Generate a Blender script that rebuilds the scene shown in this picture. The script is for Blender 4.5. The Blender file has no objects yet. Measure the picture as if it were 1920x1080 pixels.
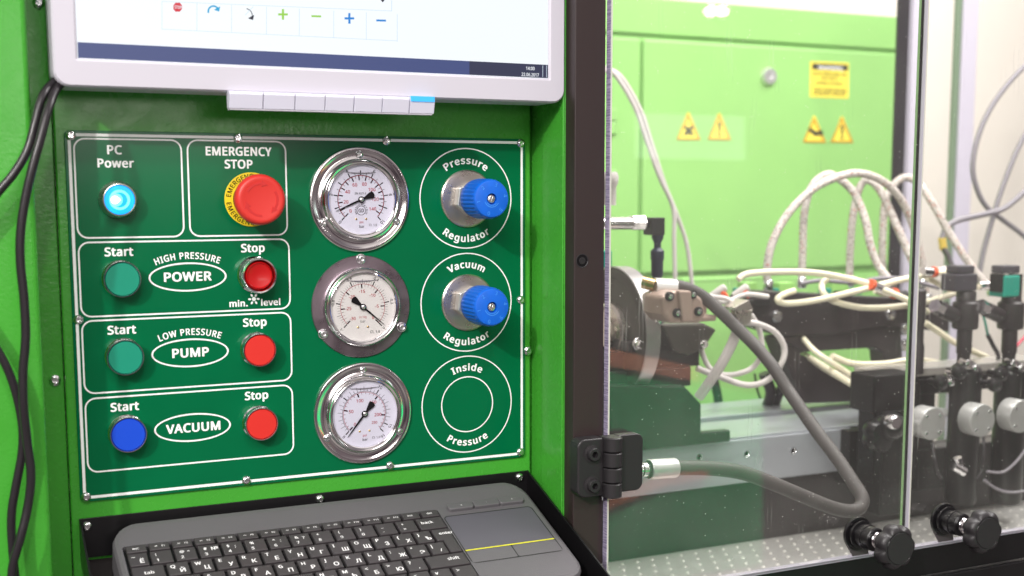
import bpy, math, random
from mathutils import Vector, Matrix

random.seed(7)
sc = bpy.context.scene
col = sc.collection
PI = math.pi

# ------------------------------------------------------------------ camera
# the camera stands 1 m in front of the console face (the plane Y = 0), 1.4 m up
F_PX, V0 = 2309.389, 639.78
YAW, PITCH, ROLL = (math.radians(a) for a in (25.47735, 6.87479, -0.07014))
CAM = Vector((0.0, -1.0, 1.4))


def cam_rot():
    cy, sy, cp, sp, cr, sr = math.cos(YAW), math.sin(YAW), math.cos(PITCH), math.sin(PITCH), math.cos(ROLL), math.sin(ROLL)
    B = Matrix(((1, 0, 0), (0, 0, -1), (0, 1, 0)))
    Ry = Matrix(((cy, 0, -sy), (0, 1, 0), (sy, 0, cy)))
    Rp = Matrix(((1, 0, 0), (0, cp, -sp), (0, sp, cp)))
    Rr = Matrix(((cr, -sr, 0), (sr, cr, 0), (0, 0, 1)))
    return Rr @ Rp @ Ry @ B


ROT = cam_rot()
ROT_T = ROT.transposed()
cam_data = bpy.data.cameras.new('camera')
cam = bpy.data.objects.new('camera', cam_data)
col.objects.link(cam)
m3 = Matrix((ROT[0], -Vector(ROT[1]), -Vector(ROT[2]))).transposed()
cam.matrix_world = Matrix.Translation(CAM) @ m3.to_4x4()
cam_data.sensor_width = 36.0
cam_data.lens = F_PX * 36.0 / 1920.0
cam_data.shift_y = (V0 - 540.0) / 1920.0
cam_data.clip_start = 0.02
cam_data.clip_end = 60.0
cam_data.dof.use_dof = True
cam_data.dof.focus_distance = 1.07
cam_data.dof.aperture_fstop = 6.3
sc.camera = cam


def ray(px, py):
    return ROT_T @ Vector(((px - 960.0) / F_PX, (py - V0) / F_PX, 1.0))


def P(px, py, Y=0.0):
    """the point of the plane Y = const that stands at a measured direction of view"""
    d = ray(px, py)
    return CAM + d * ((Y - CAM.y) / d.y)


# ------------------------------------------------------------------ world, lamps, exposure
world = bpy.data.worlds.new('World')
sc.world = world
world.use_nodes = True
wn = world.node_tree
bgn = wn.nodes['Background']
tc = wn.nodes.new('ShaderNodeTexCoord')
nz = wn.nodes.new('ShaderNodeTexNoise')
nz.inputs['Scale'].default_value = 3.2
nz.inputs['Detail'].default_value = 2.5
rp = wn.nodes.new('ShaderNodeValToRGB')
rp.color_ramp.elements[0].position = 0.41
rp.color_ramp.elements[0].color = (0.25, 0.22, 0.24, 1)
rp.color_ramp.elements[1].position = 0.56
rp.color_ramp.elements[1].color = (1.0, 0.94, 0.90, 1)
wn.links.new(tc.outputs['Generated'], nz.inputs['Vector'])
wn.links.new(nz.outputs['Fac'], rp.inputs['Fac'])
sepw = wn.nodes.new('ShaderNodeSeparateXYZ')
wn.links.new(tc.outputs['Generated'], sepw.inputs['Vector'])
rz = wn.nodes.new('ShaderNodeValToRGB')
rz.color_ramp.elements[0].position, rz.color_ramp.elements[0].color = 0.30, (0.8, 0.76, 0.74, 1)
rz.color_ramp.elements[1].position, rz.color_ramp.elements[1].color = 0.70, (1.9, 1.85, 1.85, 1)
for p_, c_ in ((0.42, (0.34, 0.28, 0.31, 1)), (0.56, (0.34, 0.28, 0.31, 1))):
    e_ = rz.color_ramp.elements.new(p_)
    e_.color = c_
mz = wn.nodes.new('ShaderNodeMapRange')
mz.inputs['From Min'].default_value = -1
wn.links.new(sepw.outputs['Z'], mz.inputs['Value'])
wn.links.new(mz.outputs['Result'], rz.inputs['Fac'])
mw = wn.nodes.new('ShaderNodeMix')
mw.data_type = 'RGBA'
mw.blend_type = 'MULTIPLY'
mw.inputs['Factor'].default_value = 1.0
wn.links.new(rp.outputs['Color'], mw.inputs[6])
wn.links.new(rz.outputs['Color'], mw.inputs[7])
wn.links.new(mw.outputs[2], bgn.inputs['Color'])
bgn.inputs['Strength'].default_value = 0.5

sc.view_settings.view_transform = 'Standard'
sc.view_settings.look = 'None'
sc.view_settings.exposure = 0.0
sc.view_settings.gamma = 1.0


def aim(o, target):
    o.rotation_euler = (Vector(target) - o.location).to_track_quat('-Z', 'Y').to_euler()


def spot(name, loc, target, power, radius=0.12, angle=60, color=(1, 0.96, 0.92)):
    l = bpy.data.lights.new(name, 'SPOT')
    l.energy = power
    l.shadow_soft_size = radius
    l.spot_size = math.radians(angle)
    l.spot_blend = 0.5
    l.color = color
    o = bpy.data.objects.new(name, l)
    col.objects.link(o)
    o.location = loc
    aim(o, target)
    return o


def area(name, loc, target, power, sx, sy, color=(1, 0.97, 0.95)):
    l = bpy.data.lights.new(name, 'AREA')
    l.shape = 'RECTANGLE'
    l.size, l.size_y = sx, sy
    l.energy = power
    l.color = color
    o = bpy.data.objects.new(name, l)
    col.objects.link(o)
    o.location = loc
    aim(o, target)
    return o


PLT = Vector((0.295, 0, 1.30))
kdir = Vector((-1.0, -1.0, 0.72)).normalized()
spot('spotlight', PLT + kdir * 5.0, PLT, 540, 0.07, 40)
k2 = Vector((-0.12, -1.0, 0.95)).normalized()
spot('spotlight', PLT + k2 * 5.0, PLT, 210, 0.16, 50, (1, 0.96, 0.94))
area('overhead_fill', (-1.3, -2.4, 3.0), PLT, 72, 2.2, 1.4)  # unseen soft fill, added to lift the shadows on the console
area('overhead_fill', (3.0, 1.5, 3.3), (2.9, 2.6, 1.6), 45, 1.6, .8)  # unseen fill, added to whiten the wall
area('aisle_lamp', (0.42, -3.0, 1.70), (0.2, 0, 1.46), 8.0, 1.3, 0.34, (1, .93, .88))
area('overhead_fill', (2.2, 0.0, 3.0), (1.7, 1.2, 1.2), 60, 1.6, 1.0)  # unseen fill, added to brighten the rear cabinet
area('overhead_fill', (0.9, 0.1, 2.5), (1.1, 0.25, 1.1), 20, 0.9, 0.4)  # unseen fill, added because the bench interior was dark

# ------------------------------------------------------------------ materials


def srgb(r, g, b):
    def f(c):
        c /= 255.0
        return c / 12.92 if c <= 0.04045 else ((c + 0.055) / 1.055) ** 2.4
    return (f(r), f(g), f(b), 1.0)


def mat(name, color, rough=0.5, metal=0.0, bump=0.0, bscale=300.0, emit=None, estr=1.0, spec=0.5, var=0.0, vscale=20.0, coat=0.0, stretch=None, trans=0.0, rvar=0.0):
    m = bpy.data.materials.new(name)
    m.use_nodes = True
    nt = m.node_tree
    b = nt.nodes['Principled BSDF']
    b.inputs['Base Color'].default_value = color
    b.inputs['Roughness'].default_value = rough
    b.inputs['Metallic'].default_value = metal
    b.inputs['Specular IOR Level'].default_value = spec
    b.inputs['Coat Weight'].default_value = coat
    b.inputs['Coat Roughness'].default_value = 0.08
    b.inputs['Transmission Weight'].default_value = trans
    tcn = None
    if bump or var or rvar:
        tcn = nt.nodes.new('ShaderNodeTexCoord')
        src = tcn.outputs['Object']
        if stretch:
            mp = nt.nodes.new('ShaderNodeMapping')
            mp.inputs['Scale'].default_value = stretch
            nt.links.new(src, mp.inputs['Vector'])
            src = mp.outputs['Vector']
    if bump:
        n = nt.nodes.new('ShaderNodeTexNoise')
        n.inputs['Scale'].default_value = bscale
        n.inputs['Detail'].default_value = 3.0
        nt.links.new(src, n.inputs['Vector'])
        bp = nt.nodes.new('ShaderNodeBump')
        bp.inputs['Strength'].default_value = bump
        bp.inputs['Distance'].default_value = 0.0006
        nt.links.new(n.outputs['Fac'], bp.inputs['Height'])
        nt.links.new(bp.outputs['Normal'], b.inputs['Normal'])
    if var:
        n = nt.nodes.new('ShaderNodeTexNoise')
        n.inputs['Scale'].default_value = vscale
        n.inputs['Detail'].default_value = 6.0
        nt.links.new(src, n.inputs['Vector'])
        r = nt.nodes.new('ShaderNodeValToRGB')
        r.color_ramp.elements[0].position = 0.3
        r.color_ramp.elements[1].position = 0.7
        r.color_ramp.elements[0].color = tuple(c * (1 - var) for c in color[:3]) + (1,)
        r.color_ramp.elements[1].color = tuple(min(1, c * (1 + var)) for c in color[:3]) + (1,)
        nt.links.new(n.outputs['Fac'], r.inputs['Fac'])
        nt.links.new(r.outputs['Color'], b.inputs['Base Color'])
    if rvar:
        n = nt.nodes.new('ShaderNodeTexNoise')
        n.inputs['Scale'].default_value = 60
        n.inputs['Detail'].default_value = 5.0
        nt.links.new(src, n.inputs['Vector'])
        mr = nt.nodes.new('ShaderNodeMapRange')
        mr.inputs['From Min'].default_value = 0.3
        mr.inputs['From Max'].default_value = 0.7
        mr.inputs['To Min'].default_value = max(0.02, rough - rvar)
        mr.inputs['To Max'].default_value = min(1, rough + rvar)
        nt.links.new(n.outputs['Fac'], mr.inputs['Value'])
        nt.links.new(mr.outputs['Result'], b.inputs['Roughness'])
    if emit:
        b.inputs['Emission Color'].default_value = emit
        b.inputs['Emission Strength'].default_value = estr
    return m


M = {}
M['green'] = mat('green_powder_coat', srgb(66, 158, 50), 0.27, bump=0.3, bscale=330, rvar=0.05, var=0.05, vscale=9)
M['green2'] = mat('green_cabinet_paint', srgb(146, 198, 116), 0.35, bump=0.1, bscale=200, var=0.05, vscale=4)
M['plate'] = mat('dark_green_plate', srgb(0, 100, 60), 0.2, spec=0.28, bump=0.012, bscale=500, rvar=0.015, var=0.03, vscale=25)
M['print'] = mat('white_print', srgb(250, 252, 250), 0.45)
M['chrome'] = mat('chrome', (0.86, 0.84, 0.85, 1), 0.12, 1.0, rvar=0.05)
M['steel'] = mat('brushed_steel', (0.64, 0.58, 0.53, 1), 0.3, 0.95, bump=0.06, bscale=500, rvar=0.08)
M['steel_dark'] = mat('worn_steel', (0.25, 0.20, 0.23, 1), 0.34, 0.9, bump=0.08, bscale=700, rvar=0.12)
M['zinc'] = mat('zinc_plate', (0.86, 0.86, 0.87, 1), 0.2, 1.0, rvar=0.08)
M['alu'] = mat('aluminium', (0.44, 0.46, 0.50, 1), 0.38, 0.5, bump=0.05, bscale=300, rvar=0.1, stretch=(0.05, 1, 1))
M['alu_white'] = mat('anodised_post', srgb(205, 200, 215), 0.4, 0.2)
M['brass'] = mat('brass', (0.75, 0.55, 0.25, 1), 0.25, 1.0)
M['teal'] = mat('green_button', srgb(0, 140, 112), 0.45, bump=0.05, bscale=900)
M['red'] = mat('red_button', srgb(212, 42, 34), 0.45, bump=0.05, bscale=900)
M['red_deep'] = mat('red_lens', srgb(180, 10, 14), 0.35, coat=0.15)
M['red_mush'] = mat('red_mushroom', srgb(208, 50, 43), 0.42, bump=0.12, bscale=1500)
M['blue'] = mat('blue_button', srgb(10, 72, 205), 0.4)
M['blue_knob'] = mat('blue_knob', srgb(8, 96, 205), 0.4, bump=0.1, bscale=900, var=0.08, vscale=120)
M['yellow'] = mat('yellow_ring', srgb(246, 214, 40), 0.45)
M['ink'] = mat('black_ink', srgb(16, 14, 17), 0.5, spec=0.2)
M['ink_red'] = mat('red_ink', srgb(176, 32, 48), 0.5)
M['dial'] = mat('dial_white', srgb(222, 220, 232), 0.5)
M['dial_warm'] = mat('dial_warm_white', srgb(226, 222, 216), 0.5)
M['pcglow'] = mat('lit_lens', srgb(0, 150, 235), 0.3, emit=srgb(0, 172, 250), estr=1.0)
M['pcglow2'] = mat('lit_lens_bright', srgb(120, 230, 255), 0.3, emit=srgb(105, 228, 255), estr=1.1)
M['pcglow3'] = mat('lamp_core', srgb(255, 255, 255), 0.3, emit=(0.9, 1, 1, 1), estr=1.4)
M['bezel'] = mat('monitor_plastic', srgb(196, 193, 203), 0.42, bump=0.06, bscale=900)
M['bezel_btn'] = mat('monitor_button_plastic', srgb(212, 211, 226), 0.3)
M['screen'] = mat('screen_white', (0.02, 0.02, 0.02, 1), 0.3, emit=srgb(244, 250, 255), estr=1.0)
M['kb'] = mat('keyboard_plastic', srgb(92, 90, 93), 0.42, bump=0.25, bscale=1400, rvar=0.05)
M['kb_well'] = mat('keyboard_well', srgb(20, 20, 22), 0.5)
M['key'] = mat('key_plastic', srgb(62, 58, 60), 0.42, bump=0.15, bscale=1600)
M['pad'] = mat('touchpad', srgb(84, 82, 90), 0.5, bump=0.08, bscale=1800)
M['legend'] = mat('key_legend', srgb(235, 235, 235), 0.5)
M['legend_dim'] = mat('key_legend_dim', srgb(150, 150, 152), 0.5)
M['yel_line'] = mat('yellow_line', srgb(205, 205, 40), 0.5)
M['tray'] = mat('black_gloss_steel', srgb(18, 17, 19), 0.3, bump=0.08, bscale=300)
M['frame'] = mat('black_anodised', srgb(50, 40, 40), 0.38, bump=0.15, bscale=900)
M['blackp'] = mat('black_plastic', srgb(38, 36, 38), 0.42, bump=0.2, bscale=1500)
M['rubber'] = mat('cable_rubber', srgb(34, 30, 34), 0.33, bump=0.1, bscale=300)
M['hose'] = mat('rubber_hose', srgb(70, 66, 65), 0.55, bump=0.3, bscale=700, var=0.12, vscale=40)
M['black_mech'] = mat('blackened_steel', srgb(40, 34, 36), 0.42, bump=0.1, bscale=200, var=0.15, vscale=15)
M['discm'] = mat('turned_disc', (0.44, 0.44, 0.43, 1), 0.36, 0.5, bump=0.05, bscale=400)
M['holder'] = mat('black_oxide', srgb(13, 11, 13), 0.3, bump=0.1, bscale=200, spec=0.35)
M['rear_black'] = mat('rear_black_paint', srgb(24, 20, 26), 0.5)
M['bracket'] = mat('bracket_grey', srgb(96, 88, 92), 0.4, 0.4)
M['sleeve'] = mat('zinc_sleeve', (0.78, 0.78, 0.78, 1), 0.34, 0.75)
M['nut'] = mat('nut_zinc', (0.74, 0.74, 0.72, 1), 0.3, 0.8)
M['head'] = mat('plug_grey', srgb(58, 54, 62), 0.4)
M['rimm'] = mat('turned_rim', (0.42, 0.40, 0.40, 1), 0.4, 0.7, rvar=0.1)
M['clamp'] = mat('cast_clamp', srgb(172, 150, 138), 0.45, 0.3, bump=0.3, bscale=200)
M['pump'] = mat('cast_grey', srgb(74, 70, 64), 0.42, 0.3, bump=0.2, bscale=150, var=0.1)
M['cable_w'] = mat('pale_cable', srgb(205, 198, 196), 0.4)
M['cable_g'] = mat('grey_cable', srgb(130, 125, 132), 0.4)
M['tube'] = mat('cream_silicone_tube', srgb(228, 220, 194), 0.3, coat=0.3)
M['orange'] = mat('orange_clip', srgb(220, 88, 45), 0.5)
M['tealp'] = mat('teal_plastic', srgb(0, 140, 120), 0.4)
M['cream'] = mat('cream_plastic', srgb(225, 195, 90), 0.5)
M['wall'] = mat('hall_wall', srgb(238, 231, 222), 0.8, var=0.03, vscale=1.2)
M['sticker'] = mat('sticker_yellow', srgb(248, 228, 84), 0.4)
M['sticker_ink'] = mat('sticker_ink', srgb(60, 55, 40), 0.5)
M['sticker_rim'] = mat('sticker_rim', srgb(196, 140, 30), 0.4)
M['sign_blue'] = mat('icon_blue', srgb(0, 0, 0), 0.5)
M['navy'] = mat('dark_blue_plastic', srgb(30, 34, 62), 0.4)


def emis(name, c, s=1.0):
    m = mat(name, (0.01, 0.01, 0.01, 1), 0.35, emit=c, estr=s)
    return m


M['s_task'] = emis('taskbar_glow', srgb(62, 76, 128))
M['s_blue'] = emis('icon_blue_glow', srgb(10, 130, 215))
M['s_cyan'] = emis('icon_cyan_glow', srgb(20, 165, 215))
M['s_green'] = emis('icon_green_glow', srgb(150, 210, 70))
M['s_red'] = emis('icon_red_glow', srgb(214, 40, 60))
M['s_black'] = emis('icon_black_glow', srgb(25, 30, 50))
M['s_line'] = emis('faint_line_glow', srgb(214, 232, 246))
M['s_white'] = emis('clock_glow', srgb(240, 244, 250))
M['s_dark'] = emis('corner_glow', srgb(44, 48, 78))
M['led'] = emis('power_light', srgb(60, 185, 255), 1.3)

# braided hose: pale weave with red and black flecks
mb_ = mat('braided_hose', srgb(196, 188, 182), 0.5)
nt = mb_.node_tree
bs = nt.nodes['Principled BSDF']
t_ = nt.nodes.new('ShaderNodeTexCoord')
v_ = nt.nodes.new('ShaderNodeTexVoronoi')
v_.inputs['Scale'].default_value = 460
r_ = nt.nodes.new('ShaderNodeValToRGB')
r_.color_ramp.interpolation = 'CONSTANT'
els = r_.color_ramp.elements
els[0].position, els[0].color = 0.0, srgb(150, 138, 134)
els[1].position, els[1].color = 0.22, srgb(202, 194, 188)
e = els.new(0.84)
e.color = srgb(190, 130, 115)
e = els.new(0.89)
e.color = srgb(208, 200, 195)
nt.links.new(t_.outputs['Object'], v_.inputs['Vector'])
sx_ = nt.nodes.new('ShaderNodeSeparateColor')
nt.links.new(v_.outputs['Color'], sx_.inputs['Color'])
nt.links.new(sx_.outputs['Red'], r_.inputs['Fac'])
nt.links.new(r_.outputs['Color'], bs.inputs['Base Color'])
bp_ = nt.nodes.new('ShaderNodeBump')
bp_.inputs['Strength'].default_value = 0.4
bp_.inputs['Distance'].default_value = 0.001
nt.links.new(v_.outputs['Distance'], bp_.inputs['Height'])
nt.links.new(bp_.outputs['Normal'], bs.inputs['Normal'])
M['braid'] = mb_


def glass_mat(name, tint, boost, haze, scratches=True):
    """a clear thin sheet: fresnel reflection over straight transmission, a little dust and scratching"""
    m = bpy.data.materials.new(name)
    m.use_nodes = True
    nt = m.node_tree
    nt.nodes.clear()
    out = nt.nodes.new('ShaderNodeOutputMaterial')
    tr = nt.nodes.new('ShaderNodeBsdfTransparent')
    tr.inputs['Color'].default_value = tint
    gl = nt.nodes.new('ShaderNodeBsdfGlossy')
    gl.inputs['Roughness'].default_value = 0.02
    fr = nt.nodes.new('ShaderNodeFresnel')
    # the Fresnel node turns its index over on back faces: feed it the inverse there, so both sides of the sheet mirror alike
    ge = nt.nodes.new('ShaderNodeNewGeometry')
    ior = nt.nodes.new('ShaderNodeMapRange')
    ior.inputs['To Min'].default_value = 1.5
    ior.inputs['To Max'].default_value = 1.0 / 1.5
    nt.links.new(ge.outputs['Backfacing'], ior.inputs['Value'])
    nt.links.new(ior.outputs['Result'], fr.inputs['IOR'])
    mu = nt.nodes.new('ShaderNodeMath')
    mu.operation = 'MULTIPLY'
    mu.inputs[1].default_value = boost
    mu.use_clamp = True
    nt.links.new(fr.outputs['Fac'], mu.inputs[0])
    mix = nt.nodes.new('ShaderNodeMixShader')
    nt.links.new(mu.outputs['Value'], mix.inputs['Fac'])
    nt.links.new(tr.outputs['BSDF'], mix.inputs[1])
    nt.links.new(gl.outputs['BSDF'], mix.inputs[2])
    last = mix.outputs['Shader']
    if haze:
        df = nt.nodes.new('ShaderNodeBsdfDiffuse')
        df.inputs['Color'].default_value = (0.85, 0.85, 0.8, 1)
        tcn = nt.nodes.new('ShaderNodeTexCoord')
        n1 = nt.nodes.new('ShaderNodeTexNoise')
        n1.inputs['Scale'].default_value = 9
        n1.inputs['Detail'].default_value = 6
        nt.links.new(tcn.outputs['Object'], n1.inputs['Vector'])
        vo = nt.nodes.new('ShaderNodeTexVoronoi')
        vo.inputs['Scale'].default_value = 420
        nt.links.new(tcn.outputs['Object'], vo.inputs['Vector'])
        sep = nt.nodes.new('ShaderNodeSeparateColor')
        nt.links.new(vo.outputs['Color'], sep.inputs['Color'])
        # dust specks: only some cells, only near their centres
        lt = nt.nodes.new('ShaderNodeMath')
        lt.operation = 'LESS_THAN'
        ra = nt.nodes.new('ShaderNodeMath')
        ra.operation = 'MULTIPLY'
        ra.inputs[1].default_value = 0.17
        nt.links.new(sep.outputs['Green'], ra.inputs[0])
        nt.links.new(vo.outputs['Distance'], lt.inputs[0])
        nt.links.new(ra.outputs['Value'], lt.inputs[1])
        gt = nt.nodes.new('ShaderNodeMath')
        gt.operation = 'GREATER_THAN'
        gt.inputs[1].default_value = 0.9
        nt.links.new(sep.outputs['Red'], gt.inputs[0])
        sp = nt.nodes.new('ShaderNodeMath')
        sp.operation = 'MULTIPLY'
        nt.links.new(lt.outputs['Value'], sp.inputs[0])
        nt.links.new(gt.outputs['Value'], sp.inputs[1])
        # scratches: thin stretched noise ridges
        mp = nt.nodes.new('ShaderNodeMapping')
        mp.inputs['Rotation'].default_value = (0, 0.45, 0)
        mp.inputs['Scale'].default_value = (90, 1, 5)
        nt.links.new(tcn.outputs['Object'], mp.inputs['Vector'])
        n2 = nt.nodes.new('ShaderNodeTexNoise')
        n2.inputs['Scale'].default_value = 1.6
        n2.inputs['Detail'].default_value = 4
        nt.links.new(mp.outputs['Vector'], n2.inputs['Vector'])
        rr = nt.nodes.new('ShaderNodeValToRGB')
        rr.color_ramp.elements[0].position = 0.66
        rr.color_ramp.elements[1].position = 0.74
        nt.links.new(n2.outputs['Fac'], rr.inputs['Fac'])
        mr = nt.nodes.new('ShaderNodeMapRange')
        mr.inputs['From Min'].default_value = 0.35
        mr.inputs['From Max'].default_value = 0.75
        mr.inputs['To Min'].default_value = haze * 0.6
        mr.inputs['To Max'].default_value = haze * 1.6
        nt.links.new(n1.outputs['Fac'], mr.inputs['Value'])
        a1 = nt.nodes.new('ShaderNodeMath')
        a1.operation = 'MULTIPLY_ADD'
        a1.inputs[1].default_value = 0.12
        nt.links.new(rr.outputs['Color'], a1.inputs[0])
        nt.links.new(mr.outputs['Result'], a1.inputs[2])
        a2 = nt.nodes.new('ShaderNodeMath')
        a2.operation = 'MULTIPLY_ADD'
        a2.inputs[1].default_value = 0.6
        a2.use_clamp = True
        nt.links.new(sp.outputs['Value'], a2.inputs[0])
        nt.links.new(a1.outputs['Value'], a2.inputs[2])
        mx = nt.nodes.new('ShaderNodeMixShader')
        nt.links.new(a2.outputs['Value'], mx.inputs['Fac'])
        nt.links.new(last, mx.inputs[1])
        nt.links.new(df.outputs['BSDF'], mx.inputs[2])
        last = mx.outputs['Shader']
    nt.links.new(last, out.inputs['Surface'])
    return m


M['acrylic'] = glass_mat('acrylic_sheet', (0.97, 0.975, 0.965, 1), 1.0, 0.02)
M['gauge_glass'] = glass_mat('gauge_window', (0.97, 0.97, 0.98, 1), 1.0, 0)

# sawn acrylic edge: pale violet with slanted saw marks
me_ = mat('sawn_acrylic_edge', srgb(150, 140, 165), 0.45)
nt = me_.node_tree
bs = nt.nodes['Principled BSDF']
t_ = nt.nodes.new('ShaderNodeTexCoord')
mp_ = nt.nodes.new('ShaderNodeMapping')
mp_.inputs['Rotation'].default_value = (math.radians(-32), 0, 0)
mp_.inputs['Scale'].default_value = (20, 60, 900)
n_ = nt.nodes.new('ShaderNodeTexNoise')
n_.inputs['Scale'].default_value = 1.0
n_.inputs['Detail'].default_value = 2
r_ = nt.nodes.new('ShaderNodeValToRGB')
r_.color_ramp.elements[0].position, r_.color_ramp.elements[0].color = 0.35, srgb(112, 104, 132)
r_.color_ramp.elements[1].position, r_.color_ramp.elements[1].color = 0.65, srgb(172, 164, 188)
nt.links.new(t_.outputs['Object'], mp_.inputs['Vector'])
nt.links.new(mp_.outputs['Vector'], n_.inputs['Vector'])
nt.links.new(n_.outputs['Fac'], r_.inputs['Fac'])
nt.links.new(r_.outputs['Color'], bs.inputs['Base Color'])
M['edge'] = me_
M['edge_clear'] = mat('bright_acrylic_edge', srgb(200, 200, 190), 0.2, coat=0.5)
M['edge_green'] = mat('green_tinted_edge', srgb(140, 180, 125), 0.2, coat=0.5)

# ------------------------------------------------------------------ mesh helpers


class MB:
    """collects geometry and links it as one mesh object"""

    def __init__(self):
        self.v, self.f, self.mi, self.sm = [], [], [], []
        self.m = 0

    def add(self, vs, fs, T=None, smooth=False):
        o = len(self.v)
        for p in vs:
            p = Vector(p)
            self.v.append(T @ p if T is not None else p)
        for f in fs:
            self.f.append([i + o for i in f])
            self.mi.append(self.m)
            self.sm.append(smooth)
        return self

    def box(self, x0, x1, y0, y1, z0, z1, T=None):
        vs = [(x, y, z) for x in (x0, x1) for y in (y0, y1) for z in (z0, z1)]
        fs = [(0, 1, 3, 2), (4, 6, 7, 5), (0, 4, 5, 1), (2, 3, 7, 6), (0, 2, 6, 4), (1, 5, 7, 3)]
        return self.add(vs, fs, T)

    def lathe(self, prof, seg=48, T=None, smooth=True, rfun=None):
        """profile of (radius, height out of the surface); the axis points along -Y"""
        vs, fs = [], []
        for (r, h) in prof:
            for k in range(seg):
                a = 2 * PI * k / seg
                rr = r * (rfun(a, h) if rfun else 1)
                vs.append((rr * math.cos(a), -h, rr * math.sin(a)))
        n = len(prof)
        for i in range(n - 1):
            for k in range(seg):
                k2 = (k + 1) % seg
                fs.append((i * seg + k, i * seg + k2, (i + 1) * seg + k2, (i + 1) * seg + k))
        if prof[-1][0] > 1e-6:
            fs.append(tuple((n - 1) * seg + k for k in range(seg)))
        return self.add(vs, fs, T, smooth)

    def tube(self, pts, r, seg=10, caps=True, T=None):
        pts = [Vector(p) for p in pts]
        vs, fs = [], []
        up = Vector((0.13, 0.31, 0.94)).normalized()
        tan0 = (pts[1] - pts[0]).normalized()
        nrm = tan0.cross(up).normalized()
        n = len(pts)
        for i, p in enumerate(pts):
            t = (pts[min(i + 1, n - 1)] - pts[max(i - 1, 0)]).normalized()
            nrm = (nrm - t * nrm.dot(t)).normalized()
            bn = t.cross(nrm)
            rr = r[i] if isinstance(r, (list, tuple)) else r
            for k in range(seg):
                a = 2 * PI * k / seg
                vs.append(p + nrm * (rr * math.cos(a)) + bn * (rr * math.sin(a)))
        for i in range(n - 1):
            for k in range(seg):
                k2 = (k + 1) % seg
                fs.append((i * seg + k, i * seg + k2, (i + 1) * seg + k2, (i + 1) * seg + k))
        if caps:
            fs.append(tuple(range(seg - 1, -1, -1)))
            fs.append(tuple((n - 1) * seg + k for k in range(seg)))
        return self.add(vs, fs, T, True)

    def prism(self, poly, y0, y1, T=None):
        """polygon in (x, z), extruded from y0 (back) to y1 (front)"""
        n = len(poly)
        vs = [(x, y0, z) for x, z in poly] + [(x, y1, z) for x, z in poly]
        fs = [tuple(range(n)), tuple(range(2 * n - 1, n - 1, -1))]
        for i in range(n):
            j = (i + 1) % n
            fs.append((i, i + n, j + n, j))
        return self.add(vs, fs, T)

    def ring(self, outer, inner, y):
        """flat band between two outlines of the same number of points, in (x, z)"""
        n = len(outer)
        vs = [(x, y, z) for x, z in outer] + [(x, y, z) for x, z in inner]
        fs = [(i, (i + 1) % n, (i + 1) % n + n, i + n) for i in range(n)]
        return self.add(vs, fs)

    def build(self, name, mats, parent=None, loc=None, bevel=0.0, bseg=2, fix=True):
        me = bpy.data.meshes.new(name)
        me.from_pydata([tuple(p) for p in self.v], [], self.f)
        if not isinstance(mats, (list, tuple)):
            mats = [mats]
        for m in mats:
            me.materials.append(m)
        me.polygons.foreach_set('material_index', self.mi)
        me.polygons.foreach_set('use_smooth', self.sm)
        me.validate()
        if fix:
            import bmesh
            bm = bmesh.new()
            bm.from_mesh(me)
            bmesh.ops.recalc_face_normals(bm, faces=bm.faces)
            bm.to_mesh(me)
            bm.free()
        me.update()
        o = bpy.data.objects.new(name, me)
        col.objects.link(o)
        if any(self.sm):
            try:
                me.set_sharp_from_angle(angle=math.radians(38))
            except Exception:
                pass
        if bevel:
            b = o.modifiers.new('bevel', 'BEVEL')
            b.width = bevel
            b.segments = bseg
            b.limit_method = 'ANGLE'
            b.angle_limit = math.radians(40)
            b.harden_normals = False
        if parent is not None:
            o.parent = parent
        if loc is not None:
            o.location = loc
        return o


def tag(o, label=None, cat=None, group=None, kind=None):
    if label:
        o['label'] = label
    if cat:
        o['category'] = cat
    if group:
        o['group'] = group
    if kind:
        o['kind'] = kind
    return o


def thing(name, loc, label, cat, group=None):
    o = bpy.data.objects.new(name, None)
    o.empty_display_size = 0.02
    col.objects.link(o)
    o.location = loc
    return tag(o, label, cat, group)


def copy_tree(o, parent=None):
    c = o.copy()
    col.objects.link(c)
    if parent is not None:
        c.parent = parent
    for ch in list(o.children):
        copy_tree(ch, c)
    return c


def rrect(x0, x1, z0, z1, r, n=7):
    out = []
    for cx, cz, a0 in ((x1 - r, z1 - r, 0), (x0 + r, z1 - r, 90), (x0 + r, z0 + r, 180), (x1 - r, z0 + r, 270)):
        for k in range(n):
            a = math.radians(a0 + 90 * k / (n - 1))
            out.append((cx + r * math.cos(a), cz + r * math.sin(a)))
    return out


def circ(cx, cz, rx, rz=None, n=72):
    rz = rz or rx
    return [(cx + rx * math.cos(2 * PI * k / n), cz + rz * math.sin(2 * PI * k / n)) for k in range(n)]


def smooth_path(pts, sub=8):
    pts = [Vector(p) for p in pts]
    out = []
    n = len(pts)
    for i in range(n - 1):
        p0 = pts[i - 1] if i else pts[0] * 2 - pts[1]
        p1, p2 = pts[i], pts[i + 1]
        p3 = pts[i + 2] if i + 2 < n else pts[-1] * 2 - pts[-2]
        for k in range(sub):
            t = k / sub
            out.append(0.5 * ((2 * p1) + (p2 - p0) * t + (2 * p0 - 5 * p1 + 4 * p2 - p3) * t * t + (3 * p1 - p0 - 3 * p2 + p3) * t ** 3))
    out.append(pts[-1])
    return out


def axisT(p, d):
    """matrix that stands the lathe axis (-Y) along direction d at p"""
    return Matrix.Translation(p) @ Vector((0, -1, 0)).rotation_difference(Vector(d)).to_matrix().to_4x4()


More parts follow.
